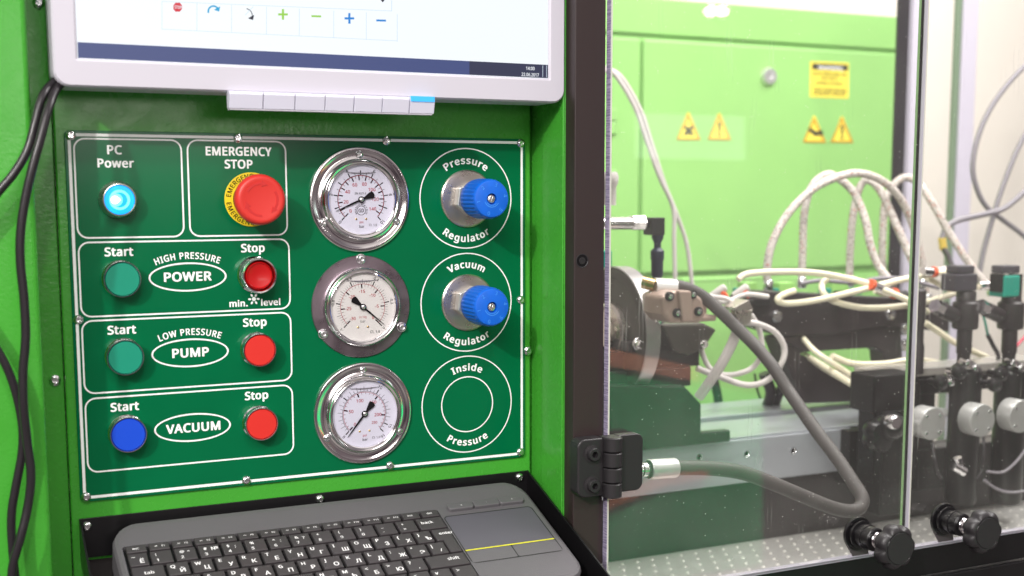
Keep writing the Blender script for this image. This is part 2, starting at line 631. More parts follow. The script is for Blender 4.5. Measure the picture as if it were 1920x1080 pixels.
# ------------------------------------------------------------------ lettering
_gl = {}
try:                                # Blender's own bundled sans serif; its built-in face if that is missing
    import os
    FONT = bpy.data.fonts.load(os.path.join(bpy.utils.resource_path('LOCAL'), 'datafiles', 'fonts', 'NotoSansHebrew-Regular.woff2'))
except Exception:
    FONT = None


def _raw(s):
    cu = bpy.data.curves.new('t', 'FONT')
    cu.body = s
    if FONT and all(ord(ch) < 0x2ff for ch in s.replace('H', '')):
        cu.font = FONT

    cu.resolution_u = 3
    ob = bpy.data.objects.new('t', cu)
    me = bpy.data.meshes.new_from_object(ob)
    vs = [(v.co.x, v.co.y) for v in me.vertices]
    fs = [tuple(p.vertices) for p in me.polygons]
    bpy.data.meshes.remove(me)
    bpy.data.objects.remove(ob)
    bpy.data.curves.remove(cu)
    return vs, fs


def glyph(c):
    k = c
    if k not in _gl:
        if 'HH' not in _gl:
            v, _ = _raw('HH')
            _gl['HH'] = max(p[0] for p in v)
        if ord(c) < 0x2ff:
            v, _ = _raw('H' + c + 'H')
            adv = max(p[0] for p in v) - _gl['HH']
        else:
            v, _ = _raw(c)
            adv = max(p[0] for p in v) + .08
        vs, fs = _raw(c) if c != ' ' else ([], [])
        _gl[k] = (vs, fs, adv)
    return _gl[k]


def layout(s, bold=0.0, track=0.0):
    """flat outlines of a string as (x, z, step forward); capitals 1 high, left edge 0; bold thickens every stroke by drawing
    the outline again a hair further out and a few micrometres higher"""
    vs, fs, x = [], [], 0.0
    for c in s:
        gv, gf, adv = glyph(c)
        o = len(vs)
        vs += [(p[0] + x, p[1]) for p in gv]
        fs += [tuple(i + o for i in f) for f in gf]
        x += adv + track + bold * 1.1
    hv, _, _ = glyph('H')
    h0, h1 = min(p[1] for p in hv), max(p[1] for p in hv)
    if bold:
        base, bf = vs, fs
        vs, fs = [], []
        for k in range(8):
            dx, dz = bold * 1.1 * math.cos(k * PI / 4 + .39), bold * 0.75 * math.sin(k * PI / 4 + .39)
            o = len(vs)
            vs += [(p[0] + dx, p[1] + dz, -k * 8e-6) for p in base]
            fs += [tuple(i + o for i in f) for f in bf]
    else:
        vs = [(p[0], p[1], 0.0) for p in vs]
    x0 = min(p[0] for p in vs)
    return [((px - x0) / (h1 - h0), (py - h0) / (h1 - h0), d) for px, py, d in vs], fs


def text_geo(mb, s, x0, x1, z, cap, y, off=0.028, T=None, track=0.0):
    """lettering on a plane y = const from x0 to x1, baseline z, capitals cap high"""
    vs, fs = layout(s, off, track)
    w = max(p[0] for p in vs)
    k = (x1 - x0) / w if x1 is not None else cap
    mb.add([(x0 + px * k, y + d, z + pz * cap) for px, pz, d in vs], fs, T)


def text_mid(mb, s, cx, cz, cap, y, off=0.0, rot=0.0, T=None, wide=1.0):
    vs, fs = layout(s, off)
    w = max(p[0] for p in vs)
    c_, s_ = math.cos(rot), math.sin(rot)
    out = []
    for px, pz, d in vs:
        a, b = (px - w / 2) * cap * wide, (pz - 0.5) * cap
        out.append((cx + a * c_ - b * s_, y + d, cz + a * s_ + b * c_))
    mb.add(out, fs, T)


def text_arc(mb, s, cx, cz, r, a_mid, span, cap, y, off=0.028, inside=False, T=None):
    """lettering bent round a circle; r is the radius of its baseline; inside = reads along the bottom"""
    vs, fs = layout(s, off, 0.05)
    w = max(p[0] for p in vs)
    out = []
    for px, pz, d in vs:
        t = px / w - 0.5
        a = a_mid - t * span if not inside else a_mid + t * span
        rr = r + pz * cap if not inside else r - pz * cap
        out.append((cx + rr * math.cos(a), y + d, cz + rr * math.sin(a)))
    mb.add(out, fs, T)


EPS = 0.0003
# ================================================================== SETTING
o = MB().box(-1.5, 6.5, 2.6, 2.7, -0.2, 3.6).build('wall', M['wall'])
tag(o, 'pale cream exhibition hall wall behind the machines', kind='structure')

# ================================================================== CONSOLE CABINET
PX0, PZ0 = 0.1004, 1.1590        # lower left corner of the control plate


def pl(u, w, y=0.0):
    """millimetres on the plate -> metres"""
    return (PX0 + u / 1000.0, y, PZ0 + w / 1000.0)


cab = thing('console_cabinet', (0, 0, 0), 'bright green powder coated steel cabinet housing the control plate, monitor and keyboard tray', 'cabinet')
FY = 0.0012                       # face of the recessed front sheet, just behind the plate
b = MB()
b.box(0.0935, 0.4955, FY, 0.03, 0.9, 1.75)
b.build('front_sheet', M['green'], cab, bevel=0.0012)
b = MB()
b.box(0.072, 0.0931, FY + 0.006, 0.03, 0.9, 1.75)
b.box(0.4959, 0.4990, FY + 0.006, 0.03, 0.9, 1.75)
b.build('mounting_flange', M['green'], cab, bevel=0.0008)
b = MB()
b.box(-0.6, 0.0735, -0.057, 0.02, 0.85, 1.75)
b.build('side_panel', M['green'], cab, bevel=0.004, bseg=4)
# right return wall: two folds that face the plate
b = MB()
b.box(0.4993, 0.503, -0.0565, 0.03, 0.85, 1.75)
b.box(0.4975, 0.4991, -0.0573, -0.018, 0.85, 1.75)
b.build('return_wall', M['green'], cab, bevel=0.0012, bseg=3)


def screw_geo(b, r=0.0042, h=0.0024, rot=0.3):
    b.lathe([(r * 0.98, -0.0005), (r, 0.0004), (r * 0.9, h * 0.6), (r * 0.55, h * 0.95), (r * 0.5, h), (r * 0.46, h * 0.98)], 20)
    # cross recess: raised petals round a dark cross
    for k in range(4):
        T = Matrix.Rotation(rot + k * PI / 2, 4, 'Y')
        b.box(r * 0.12, r * 0.42, -h * 1.02, -h * 0.5, r * 0.12, r * 0.42, T)


_sc = {}


def screw(parent, x, y, z, r=0.0042, name='screw', mt='zinc'):
    k = (round(r, 5), mt, random.randrange(3))
    if k not in _sc:
        b = MB()
        screw_geo(b, r, r * 0.58, 0.3 + 0.7 * k[2])
        o = b.build(name, M[mt], parent)
        _sc[k] = o.data
    else:
        o = bpy.data.objects.new(name, _sc[k])
        col.objects.link(o)
        o.parent = parent
    o.location = (x, y, z)
    return o


for (px, py) in ((103, 713), (72, 5)):
    q = P(px, py, FY + 0.006)
    screw(cab, q.x, FY + 0.006, q.z, 0.0046)
q = P(989, 658, FY)
screw(cab, q.x, FY, q.z, 0.0044)

# ================================================================== CONTROL PLATE
plate = thing('control_plate', pl(0, 0), 'dark green control plate with white outlines and lettering, screwed to the cabinet front', 'control panel')
inv = Matrix.Translation(-Vector(pl(0, 0)))


def on_plate(mb, name, m, **k):
    return mb.build(name, m, plate, **k)


b = MB()
b.prism([(x / 1000, z / 1000) for x, z in rrect(0, 388.6, 0, 288.6, 4)], 0.0008, -0.0012)
on_plate(b, 'backing_plate', M['plate'], bevel=0.0004)
YP = -0.0012 - 0.00025             # printed layer


def band(name, x0, x1, z0, z1, r, w):
    k = 0.001
    b = MB()
    b.ring([(x * k, z * k) for x, z in rrect(x0, x1, z0, z1, r)], [(x * k, z * k) for x, z in rrect(x0 + w, x1 - w, z0 + w, z1 - w, max(r - w, .1))], YP)
    return on_plate(b, name, M['print'])


band('border_line', 2.3, 386.3, 2.3, 286.3, 1.0, 2.2)
for bx in ((6.0, 87.4, 206.2, 283.0), (91.0, 171.2, 206.2, 283.2), (6.1, 172.2, 145.3, 204.0), (6.1, 172.2, 85.2, 143.3), (6.1, 172.2, 22.6, 82.4)):
    band('box_outline', *bx, 8.5, 1.25)
for zc in (174.5, 113.4, 52.4):
    b = MB()
    b.ring([(x * .001, z * .001) for x, z in circ(88.9, zc, 30.7, 11.6)], [(x * .001, z * .001) for x, z in circ(88.9, zc, 29.3, 10.3)], YP)
    on_plate(b, 'oval_outline', M['print'])
for zc, rr in ((236.0, 43.9), (144.6, 43.9), (53.2, 43.9), (53.2, 25.3)):
    b = MB()
    b.ring([(x * .001, z * .001) for x, z in circ(331.1, zc, rr)], [(x * .001, z * .001) for x, z in circ(331.1, zc, rr - 1.0)], YP)
    on_plate(b, 'circle_outline', M['print'])
BO = 0.034
for s, x0, x1, z, cap in (('PC', 30.7, 41.8, 271.0, 6.5), ('Power', 23.2, 50.3, 260.9, 6.3), ('EMERGENCY', 105.8, 159.0, 271.0, 6.6), ('STOP', 120.5, 143.2, 260.8, 6.6),
                          ('Start', 25.7, 47.3, 192.6, 6.4), ('Start', 25.6, 47.2, 131.5, 6.4), ('Start', 25.5, 47.2, 70.4, 6.4),
                          ('Stop', 131.9, 151.4, 193.4, 6.4), ('Stop', 131.8, 151.4, 132.6, 6.4), ('Stop', 131.7, 151.2, 71.8, 6.4),
                          ('POWER', 70.0, 107.6, 171.4, 6.9), ('PUMP', 74.4, 103.5, 110.2, 6.9), ('VACUUM', 67.5, 111.0, 49.0, 6.9),
                          ('min.', 121.2, 136.2, 149.2, 5.0), ('level', 147.2, 163.3, 149.2, 5.0)):
    b = MB()
    text_geo(b, s, x0 * .001, x1 * .001, z * .001, cap * .001, YP, BO)
    on_plate(b, 'lettering', M['print'], fix=False)
for s, zc, r, ac, span, cap, ins in (('Pressure', 236.0, 30.2, 90, 76, 5.9, False), ('Regulator', 236.0, 37.9, -90, 74, 5.9, True),
                                     ('Vacuum', 144.6, 30.8, 90, 63, 5.9, False), ('Regulator', 144.6, 37.9, -90, 74, 5.9, True),
                                     ('Inside', 53.2, 30.6, 90, 52, 5.9, False), ('Pressure', 53.2, 37.3, -90, 66, 5.9, True)):
    b = MB()
    text_arc(b, s, .3311, zc * .001, r * .001, math.radians(ac), math.radians(span), cap * .001, YP, BO, ins)
    on_plate(b, 'lettering', M['print'], fix=False)
for s, zc, r, span in (('HIGH PRESSURE', 174.5, 70.0, 41.5), ('LOW PRESSURE', 113.4, 70.0, 40)):
    b = MB()
    text_arc(b, s, .0890, (zc + 14.6 - r) * .001, r * .001, math.radians(90), math.radians(span), .0050, YP, 0.026)
    on_plate(b, 'lettering', M['print'], fix=False)
b = MB()
b.prism([(x * .001, z * .001) for x, z in circ(141.4, 154.8, 1.7, n=20)], YP + .0002, YP)
for k in range(6):
    a = math.radians(30 + 60 * k + 0)
    cx, cz = 141.4 + 3.5 * math.cos(a + PI / 6), 154.8 + 3.5 * math.sin(a + PI / 6)
    pts = []
    for j in range(14):
        t = 2 * PI * j / 14
        u, w = 1.3 * math.cos(t), .85 * math.sin(t)
        aa = a + PI / 6
        pts.append(((cx + u * math.cos(aa) - w * math.sin(aa)) * .001, (cz + u * math.sin(aa) + w * math.cos(aa)) * .001))
    b.prism(pts, YP + .0002, YP)
on_plate(b, 'level_symbol', M['print'])
for u, w in ((4.6, 284.6), (131.7, 284.6), (257.9, 284.6), (384.2, 284.7), (4.4, 144.1), (384.2, 144.9), (4.4, 4.1), (131.1, 4.3), (257.3, 4.5), (383.8, 4.8)):
    screw(plate, u * .001, -0.0012, w * .001, 0.0040)

# ================================================================== PRESSURE GAUGES
mm = 0.001


def ticks(b, R, n, r0, r1, w, a0, a1, y, skip=None):
    for i in range(n + 1):
        if skip and i % skip == 0:
            continue
        a = math.radians(a0 + (a1 - a0) * i / n)
        c_, s_ = math.cos(a), math.sin(a)
        px, pz = -s_ * w / 2, c_ * w / 2
        b.add([(r0 * R * c_ + px, y, r0 * R * s_ + pz), (r1 * R * c_ + px, y, r1 * R * s_ + pz), (r1 * R * c_ - px, y, r1 * R * s_ - pz), (r0 * R * c_ - px, y, r0 * R * s_ - pz)], [(0, 1, 2, 3)])


def arcline(b, r, w, a0, a1, y, n=60):
    vs, fs = [], []
    for i in range(n + 1):
        a = math.radians(a0 + (a1 - a0) * i / n)
        vs += [(r * math.cos(a), y, r * math.sin(a)), ((r + w) * math.cos(a), y, (r + w) * math.sin(a))]
        if i:
            j = 2 * i
            fs.append((j - 2, j - 1, j + 1, j))
    b.add(vs, fs)


def gauge(zc, label, kind):
    g = thing('pressure_gauge', pl(233.1, zc, -0.0012), label, 'gauge', 'round dial gauges on the control plate')
    RD = 28.4 * mm
    YD = -4.5 * mm
    fm = M['steel_dark'] if kind == 2 else M['chrome']
    b = MB()
    if kind == 2:
        b.lathe([(43.6 * mm, 0), (43.7 * mm, 1.0 * mm), (43.2 * mm, 1.6 * mm), (36.0 * mm, 1.7 * mm), (34.5 * mm, 1.9 * mm), (33 * mm, 2.2 * mm)], 96)
    else:
        b.lathe([(43.9 * mm, 0), (44.2 * mm, 1.2 * mm), (43.6 * mm, 2.4 * mm), (42.2 * mm, 2.9 * mm), (40.6 * mm, 2.5 * mm), (38 * mm, 1.9 * mm), (35.6 * mm, 1.8 * mm), (34.4 * mm, 2.3 * mm), (33 * mm, 2.4 * mm)], 96)
    b.build('mounting_flange', fm, g)
    b = MB()
    b.lathe([(34.2 * mm, 1.6 * mm), (34.0 * mm, 4.5 * mm), (33.2 * mm, 6.6 * mm), (32.0 * mm, 7.4 * mm), (31.0 * mm, 7.2 * mm), (30.2 * mm, 6.9 * mm), (29.6 * mm, 7.3 * mm), (29.0 * mm, 7.0 * mm), (28.5 * mm, 4.6 * mm)], 96)
    b.f.pop(); b.mi.pop(); b.sm.pop()
    b.build('bezel', M['chrome'], g)
    b = MB()
    b.prism(circ(0, 0, 28.6 * mm), -4.0 * mm, YD)
    b.build('dial_face', M['dial_warm'] if kind == 2 else M['dial'], g)
    ya, yb = YD - 0.08 * mm, YD - 0.12 * mm
    bk, rd, tk, tr = MB(), MB(), MB(), MB()
    if kind == 1:
        A0, A1 = 225, -45
        ticks(bk, RD, 10, .73, .855, .9 * mm, A0, A1, ya)
        ticks(bk, RD, 20, .73, .80, .3 * mm, A0, A1, ya)
        arcline(bk, .715 * RD, .012 * RD, A0, A1, ya)
        B1 = A0 - 270 * 145 / 145 * (10 / 10) * 1.0
        f = 270 / (10 * 14.5)
        for i in range(15):
            a = A0 - f * 10 * i
            ticks(rd, RD, 1, .57, .70, 1.0 * mm, a, a, yb)
            if i < 14:
                ticks(rd, RD, 1, .63, .70, .3 * mm, a - f * 5, a - f * 5, yb)
        arcline(rd, .70 * RD, .012 * RD, A0, A0 - f * 145, yb)
        for i, t in enumerate(('0', '2', '4', '6', '8', '10')):
            a = math.radians(A0 - 54 * i)
            text_mid(tk, t, .93 * RD * math.cos(a), .93 * RD * math.sin(a), 2.6 * mm, ya, 0.012, a - PI / 2)
        for v in (0, 20, 40, 60, 80, 100, 120, 140):
            a = math.radians(A0 - f * v)
            text_mid(tr, str(v), (.47 if v < 100 else .44) * RD * math.cos(a), .47 * RD * math.sin(a), 2.7 * mm, ya, 0.012, 0)
        text_mid(tk, 'EN 837-1', -.02 * RD, .18 * RD, 1.7 * mm, ya, 0.01)
        needle, ymark = 203, -.57
    elif kind == 2:
        A0, A1 = 225, -45
        ticks(bk, RD, 5, .70, .84, .9 * mm, A0, A1, ya)
        ticks(bk, RD, 50, .70, .79, .2 * mm, A0, A1, ya)
        ticks(bk, RD, 10, .70, .84, .3 * mm, A0, A1, ya)
        f = 270 / 29.53
        for i in range(31):
            a = -45 + f * i if i < 30 else 225
            if i % 5 == 0:
                ticks(rd, RD, 1, .56, .69, 1.0 * mm, a, a, yb)
            else:
                ticks(rd, RD, 1, .60, .69, .2 * mm, a, a, yb)
        arcline(rd, .685 * RD, .012 * RD, A0, A1, yb)
        for i, t in enumerate(('-1', '-0,8', '-0,6', '-0,4', '-0,2', '0')):
            a = math.radians(A0 - 54 * i)
            text_mid(tk, t, .93 * RD * math.cos(a), .93 * RD * math.sin(a), 2.3 * mm, ya, 0.01, a - PI / 2)
        for v in (0, 5, 10, 15, 20, 25, 30):
            a = math.radians(-45 + f * v) if v < 30 else math.radians(225)
            text_mid(tr, ('-' if v else '') + str(v), .45 * RD * math.cos(a), .47 * RD * math.sin(a), 2.6 * mm, ya, 0.012, 0)
        text_mid(tr, 'in Hg', 0, -.30 * RD, 1.9 * mm, ya, 0.0)
        needle, ymark = -40, -.60
    else:
        A0, A1 = 225, -50
        f = 270 / 16.0
        for i in range(33):
            a = A0 - f * i / 2
            big = i % 10 == 0 or i == 32
            ticks(bk, RD, 1, .70, .84 if i % 2 == 0 else .77, (.9 if big else .3) * mm, a, a, ya)
        arcline(bk, .685 * RD, .012 * RD, A0, A0 - 270, ya)
        g2_ = f / 14.5
        for i in range(24):
            a = A0 - g2_ * 10 * i
            big = i % 5 == 0
            ticks(rd, RD, 1, .54 if big else .60, .66, (1.2 if big else .35) * mm, a, a, yb)
        arcline(rd, .655 * RD, .012 * RD, A0, A0 - g2_ * 232, yb)
        for t, v in (('0', 0), ('5', 5), ('10', 10), ('15', 15), ('16', 16.4)):
            a = math.radians(A0 - f * v)
            text_mid(tk, t, .93 * RD * math.cos(a), .93 * RD * math.sin(a), 2.5 * mm, ya, 0.01, a - PI / 2)
        for v in (0, 50, 100, 150, 200, 230):
            a = math.radians(A0 - g2_ * v)
            text_mid(tr, str(v), .43 * RD * math.cos(a), .43 * RD * math.sin(a), (2.7 if v < 210 else 2.1) * mm, ya, 0.012, 0)
        needle, ymark = 230.6, -.53
    bk.build('black_scale', M['ink'], g, fix=False)
    rd.build('red_scale', M['ink_red'], g, fix=False)
    if kind == 2:
        text_mid(tk, 'bar', 0, -.43 * RD, 2.1 * mm, ya, 0.0)
        text_mid(tk, 'CI. 1,6', .38 * RD, -.76 * RD, 2.1 * mm, ya, 0.012)
    else:
        text_mid(tr, 'psi', 0, -.66 * RD, 1.9 * mm, ya, 0.01)
        text_mid(tk, 'bar', .01 * RD, -.79 * RD, 2.1 * mm, ya, 0.01)
        text_mid(tk, 'CI. 1,6', .36 * RD, -.75 * RD, 1.8 * mm, ya, 0.005)
    if kind == 1:
        lg = MB()
        arcline(lg, .125 * RD, .016 * RD, 0, 360, ya)
        text_arc(lg, 'MANOMETRO', 0, -.32 * RD, .155 * RD, PI / 2, 4.4, 1.3 * mm, ya, 0.01)
        vs = [(x, y, z - (.32 * RD if i < 122 else 0)) for i, (x, y, z) in enumerate(lg.v)]
        lg.v = vs
        text_mid(lg, 'GD', 0, -.32 * RD, 3.0 * mm, ya, 0.02, 0, None, 0.8)
        lg.build('maker_emblem', M['ink'], g, fix=False)
    tk.build('black_numerals', M['ink'], g, fix=False)
    tr.build('red_numerals', M['ink_red'], g, fix=False)
    for sx in (-.16, .15):
        b = MB()
        b.lathe([(.9 * mm, 0), (.9 * mm, .5 * mm), (.4 * mm, .9 * mm), (.2 * mm, .9 * mm)], 12)
        b.build('stop_pin', M['brass'], g, loc=(sx * RD, YD, ymark * RD))
    # needle with a fan tail
    b = MB()
    L, W = .86 * RD, .55 * mm
    b.prism([(0, -W * 1.3), (L * .3, -W * 1.5), (L, -.16 * mm), (L, .16 * mm), (L * .3, W * 1.5), (0, W * 1.3), (-.12 * RD, 1.1 * mm), (-.30 * RD, 2.6 * mm), (-.38 * RD, 3.0 * mm), (-.42 * RD, 1.6 * mm), (-.43 * RD, 0), (-.42 * RD, -1.6 * mm), (-.38 * RD, -3.0 * mm), (-.30 * RD, -2.6 * mm), (-.12 * RD, -1.1 * mm)],
            0, -.3 * mm, Matrix.Rotation(-math.radians(needle), 4, 'Y'))
    nd = b.build('needle', M['ink'], g, loc=(0, YD - 1.0 * mm, 0))
    b = MB()
    b.lathe([(2.7 * mm, -.8 * mm), (2.7 * mm, .6 * mm), (2.3 * mm, .9 * mm), (1.9 * mm, .9 * mm)], 24)
    b.m = 1
    b.lathe([(1.8 * mm, 0), (1.8 * mm, 1.1 * mm), (1.3 * mm, 1.4 * mm), (.3 * mm, 1.45 * mm)], 20)
    b.build('pivot', [M['ink'], M['zinc']], nd, loc=(0, -.2 * mm, 0))
    # glycerine filling: the thin line of its surface near the top
    b = MB()
    arcx = [(-.47 + .94 * i / 20) for i in range(21)]
    vs, fs = [], []
    for i, x in enumerate(arcx):
        sag = .03 * (1 - (x / .47) ** 2)
        vs += [(x * RD, YD - .9 * mm, (.80 - sag * 1.4) * RD), (x * RD, YD - .9 * mm, (.81 - sag * .6) * RD)]
        if i:
            j = 2 * i
            fs.append((j - 2, j - 1, j + 1, j))
    b.add(vs, fs)
    b.build('liquid_line', M['cable_g'], g, fix=False)
    b = MB()
    b.prism(circ(0, 0, 29.2 * mm), -6.1 * mm, -6.2 * mm)
    b.build('window_glass', M['gauge_glass'], g)
    sr, so = (3.9 * mm, 40.6) if kind == 2 else (3.1 * mm, 37.6)
    for i, a in enumerate((90, 210, 330)):
        ar = math.radians(a + (2 if kind == 2 and i else 0))
        x, z = so * mm * math.cos(ar), so * mm * math.sin(ar)
        if kind == 2:
            b = MB()
            b.lathe([(4.2 * mm, 1.5 * mm), (4.3 * mm, 2.0 * mm), (3.6 * mm, 2.2 * mm), (3.5 * mm, 3.0 * mm), (2.9 * mm, 4.3 * mm), (1.8 * mm, 4.7 * mm), (1.7 * mm, 4.2 * mm), (1.6 * mm, 3.6 * mm), (.5 * mm, 3.5 * mm)], 24)
            b.build('socket_screw', M['zinc'], g, loc=(x, 0, z))
        else:
            screw(g, x, -1.8 * mm, z, 3.3 * mm)
    return g


gauge(235.4, 'top gauge of the column, polished rim, needle low on a ten bar scale', 1)
gauge(144.9, 'middle gauge with flat dull grey flange and vacuum scale, needle pointing down right to zero', 2)
gauge(53.0, 'bottom gauge of the column, polished rim, needle at rest on a sixteen bar scale', 3)

# ================================================================== PUSH BUTTONS


def button(u, w, label, face, R=14.4, h=11.0, deep=False, lit=False):
    t = thing('push_button', pl(u, w, -0.0012), label, 'push button', 'push buttons on the control plate')
    R *= mm
    h *= mm
    b = MB()
    if deep:
        prof = [(R * 1.02, 0), (R * 1.02, 1 * mm), (R * .95, 2 * mm), (R * .93, h * .75), (R * .99, h * .85), (R, h * 1.0), (R * .95, h * 1.12), (R * .88, h * 1.1), (R * .84, h * .9), (R * .82, h * .5)]
    elif lit:
        prof = [(R * 1.0, 0), (R * 1.03, 1 * mm), (R * 1.02, h * .35), (R * .97, h * .7), (R * .87, h * .98), (R * .83, h), (R * .80, h * .97), (R * .79, h * .7)]
    else:
        prof = [(R * .98, 0), (R * 1.0, 1.2 * mm), (R * .94, 2.0 * mm), (R * .92, h * .62), (R * .98, h * .72), (R, h * .88), (R * .97, h), (R * .925, h * 1.0), (R * .90, h * .93), (R * .89, h * .6)]
    b.lathe(prof, 64)
    b.f.pop(); b.mi.pop(); b.sm.pop()
    b.build('collar', M['chrome'] if not lit else M['steel'], t)
    b = MB()
    if deep:
        b.lathe([(R * .80, 0), (R * .80, h * .8), (R * .74, h * .95), (R * .70, h * 1.0), (R * .66, h * .92), (R * .4, h * .84), (R * .05, h * .82)], 48)
    elif lit:
        b.lathe([(R * .785, 0), (R * .785, h * .88), (R * .76, h * .93), (R * .05, h * .95)], 48)
    else:
        b.lathe([(R * .885, 0), (R * .885, h * .90), (R * .86, h * .955), (R * .05, h * .955)], 48)
    b.build('cap', face, t)
    if lit:
        b = MB()
        yy = -h * .96
        b.ring([(x, z) for x, z in circ(0, 0, R * .54)], [(x, z) for x, z in circ(0, 0, R * .40)], yy)
        b.build('glow_ring', M['pcglow2'], t)
        b = MB()
        b.prism([(-R * .30, R * .19), (-R * .30, -R * .19), (-R * .02, -R * .11), (R * .06, 0), (-R * .02, R * .11)], yy + .0002, yy)
        b.prism(circ(-R * .25, 0, R * .22, n=20), yy + .0001, yy - .0001)
        b.build('glow_core', M['pcglow3'], t)
        b = MB()
        b.prism(circ(-R * .18, 0, R * .34, n=32), yy + .0003, yy + .0001)
        b.build('glow_halo', M['pcglow2'], t)
    return t


button(37.2, 235.9, 'round button glowing bright blue in its metal collar below the words PC Power', M['pcglow'], 14.2, 11, lit=True)
button(37.0, 174.8, 'green push button left of the oval marked POWER', M['teal'])
button(37.0, 113.8, 'green push button left of the oval marked PUMP', M['teal'])
button(37.0, 52.6, 'blue push button left of the oval marked VACUUM', M['blue'])
button(143.0, 174.8, 'dark red recessed button in a thick ribbed metal collar above min. level', M['red_deep'], 14.6, 14, deep=True)
button(142.7, 113.6, 'bright red flat push button right of the oval marked PUMP', M['red'], 13.9)
button(142.7, 52.4, 'bright red flat push button right of the oval marked VACUUM', M['red'], 13.9)

# emergency stop
es = thing('emergency_stop_button', pl(141.4, 235.8, -0.0012), 'large red mushroom button with turning arrows over a yellow ring lettered EMERGENCY', 'emergency stop button')
b = MB()
b.prism(circ(0, 0, 21.8 * mm), 0, -1.0 * mm)
yr = b.build('yellow_ring', M['yellow'], es, bevel=0.0002)
b = MB()
text_arc(b, 'EMERGENCY', 0, 0, 16.9 * mm, math.radians(124), math.radians(98), 3.7 * mm, -1.15 * mm, 0.014)
text_arc(b, 'EMERGENCY', 0, 0, 20.6 * mm, math.radians(236), math.radians(98), 3.7 * mm, -1.15 * mm, 0.014, inside=True)
b.build('lettering', M['ink'], yr, fix=False)
b = MB()
b.lathe([(15 * mm, 0.5 * mm), (15 * mm, 8 * mm), (13.5 * mm, 9 * mm), (13.5 * mm, 20 * mm)], 48)
b.build('collar', M['ink'], es)
b = MB()


def knurl(a, h):
    return 1.0 + (0.012 * math.cos(a * 60) if h < 24 * mm else 0)


b.lathe([(15.5 * mm, 17 * mm), (18.2 * mm, 17.4 * mm), (18.6 * mm, 20 * mm), (18.8 * mm, 24 * mm), (19.9 * mm, 25.5 * mm), (20.1 * mm, 28 * mm), (19.6 * mm, 31.5 * mm), (18.2 * mm, 33.4 * mm), (16.6 * mm, 33.9 * mm), (15 * mm, 33.6 * mm), (6 * mm, 33.0 * mm), (.5 * mm, 32.9 * mm)], 180, rfun=knurl)
mu = b.build('mushroom_head', M['red_mush'], es)
b = MB()
for a0 in (150, 30, -90):
    vs, fs = [], []
    n = 14
    yy = -33.95 * mm
    for i in range(n + 1):
        a = math.radians(a0 - 62 * i / n)
        for r, y in ((11.6, yy + .6 * mm), (11.9, yy), (13.6, yy), (13.9, yy + .6 * mm)):
            vs.append((r * mm * math.cos(a), y + .25 * mm, r * mm * math.sin(a)))
        if i:
            for k in range(3):
                j = 4 * i + k
                fs.append((j - 4, j - 3, j + 1, j))
    b.add(vs, fs, None, False)
    a = math.radians(a0 - 62)
    a2 = math.radians(a0 - 84)
    b.add([(10.2 * mm * math.cos(a), yy + .2 * mm, 10.2 * mm * math.sin(a)), (15.3 * mm * math.cos(a), yy + .2 * mm, 15.3 * mm * math.sin(a)), (12.8 * mm * math.cos(a2), yy + .2 * mm, 12.8 * mm * math.sin(a2)),
           (10.0 * mm * math.cos(a), yy + .8 * mm, 10.0 * mm * math.sin(a)), (15.5 * mm * math.cos(a), yy + .8 * mm, 15.5 * mm * math.sin(a)), (12.8 * mm * math.cos(a2 - .03), yy + .8 * mm, 12.8 * mm * math.sin(a2 - .03))],
          [(0, 1, 2), (0, 3, 4, 1), (1, 4, 5, 2), (2, 5, 3, 0)])
b.build('turning_arrow', mat('shaded_arrow_red', srgb(196, 40, 38), 0.5), mu)  # darker red puts the relief shading of the arrows into their colour

# ================================================================== REGULATORS


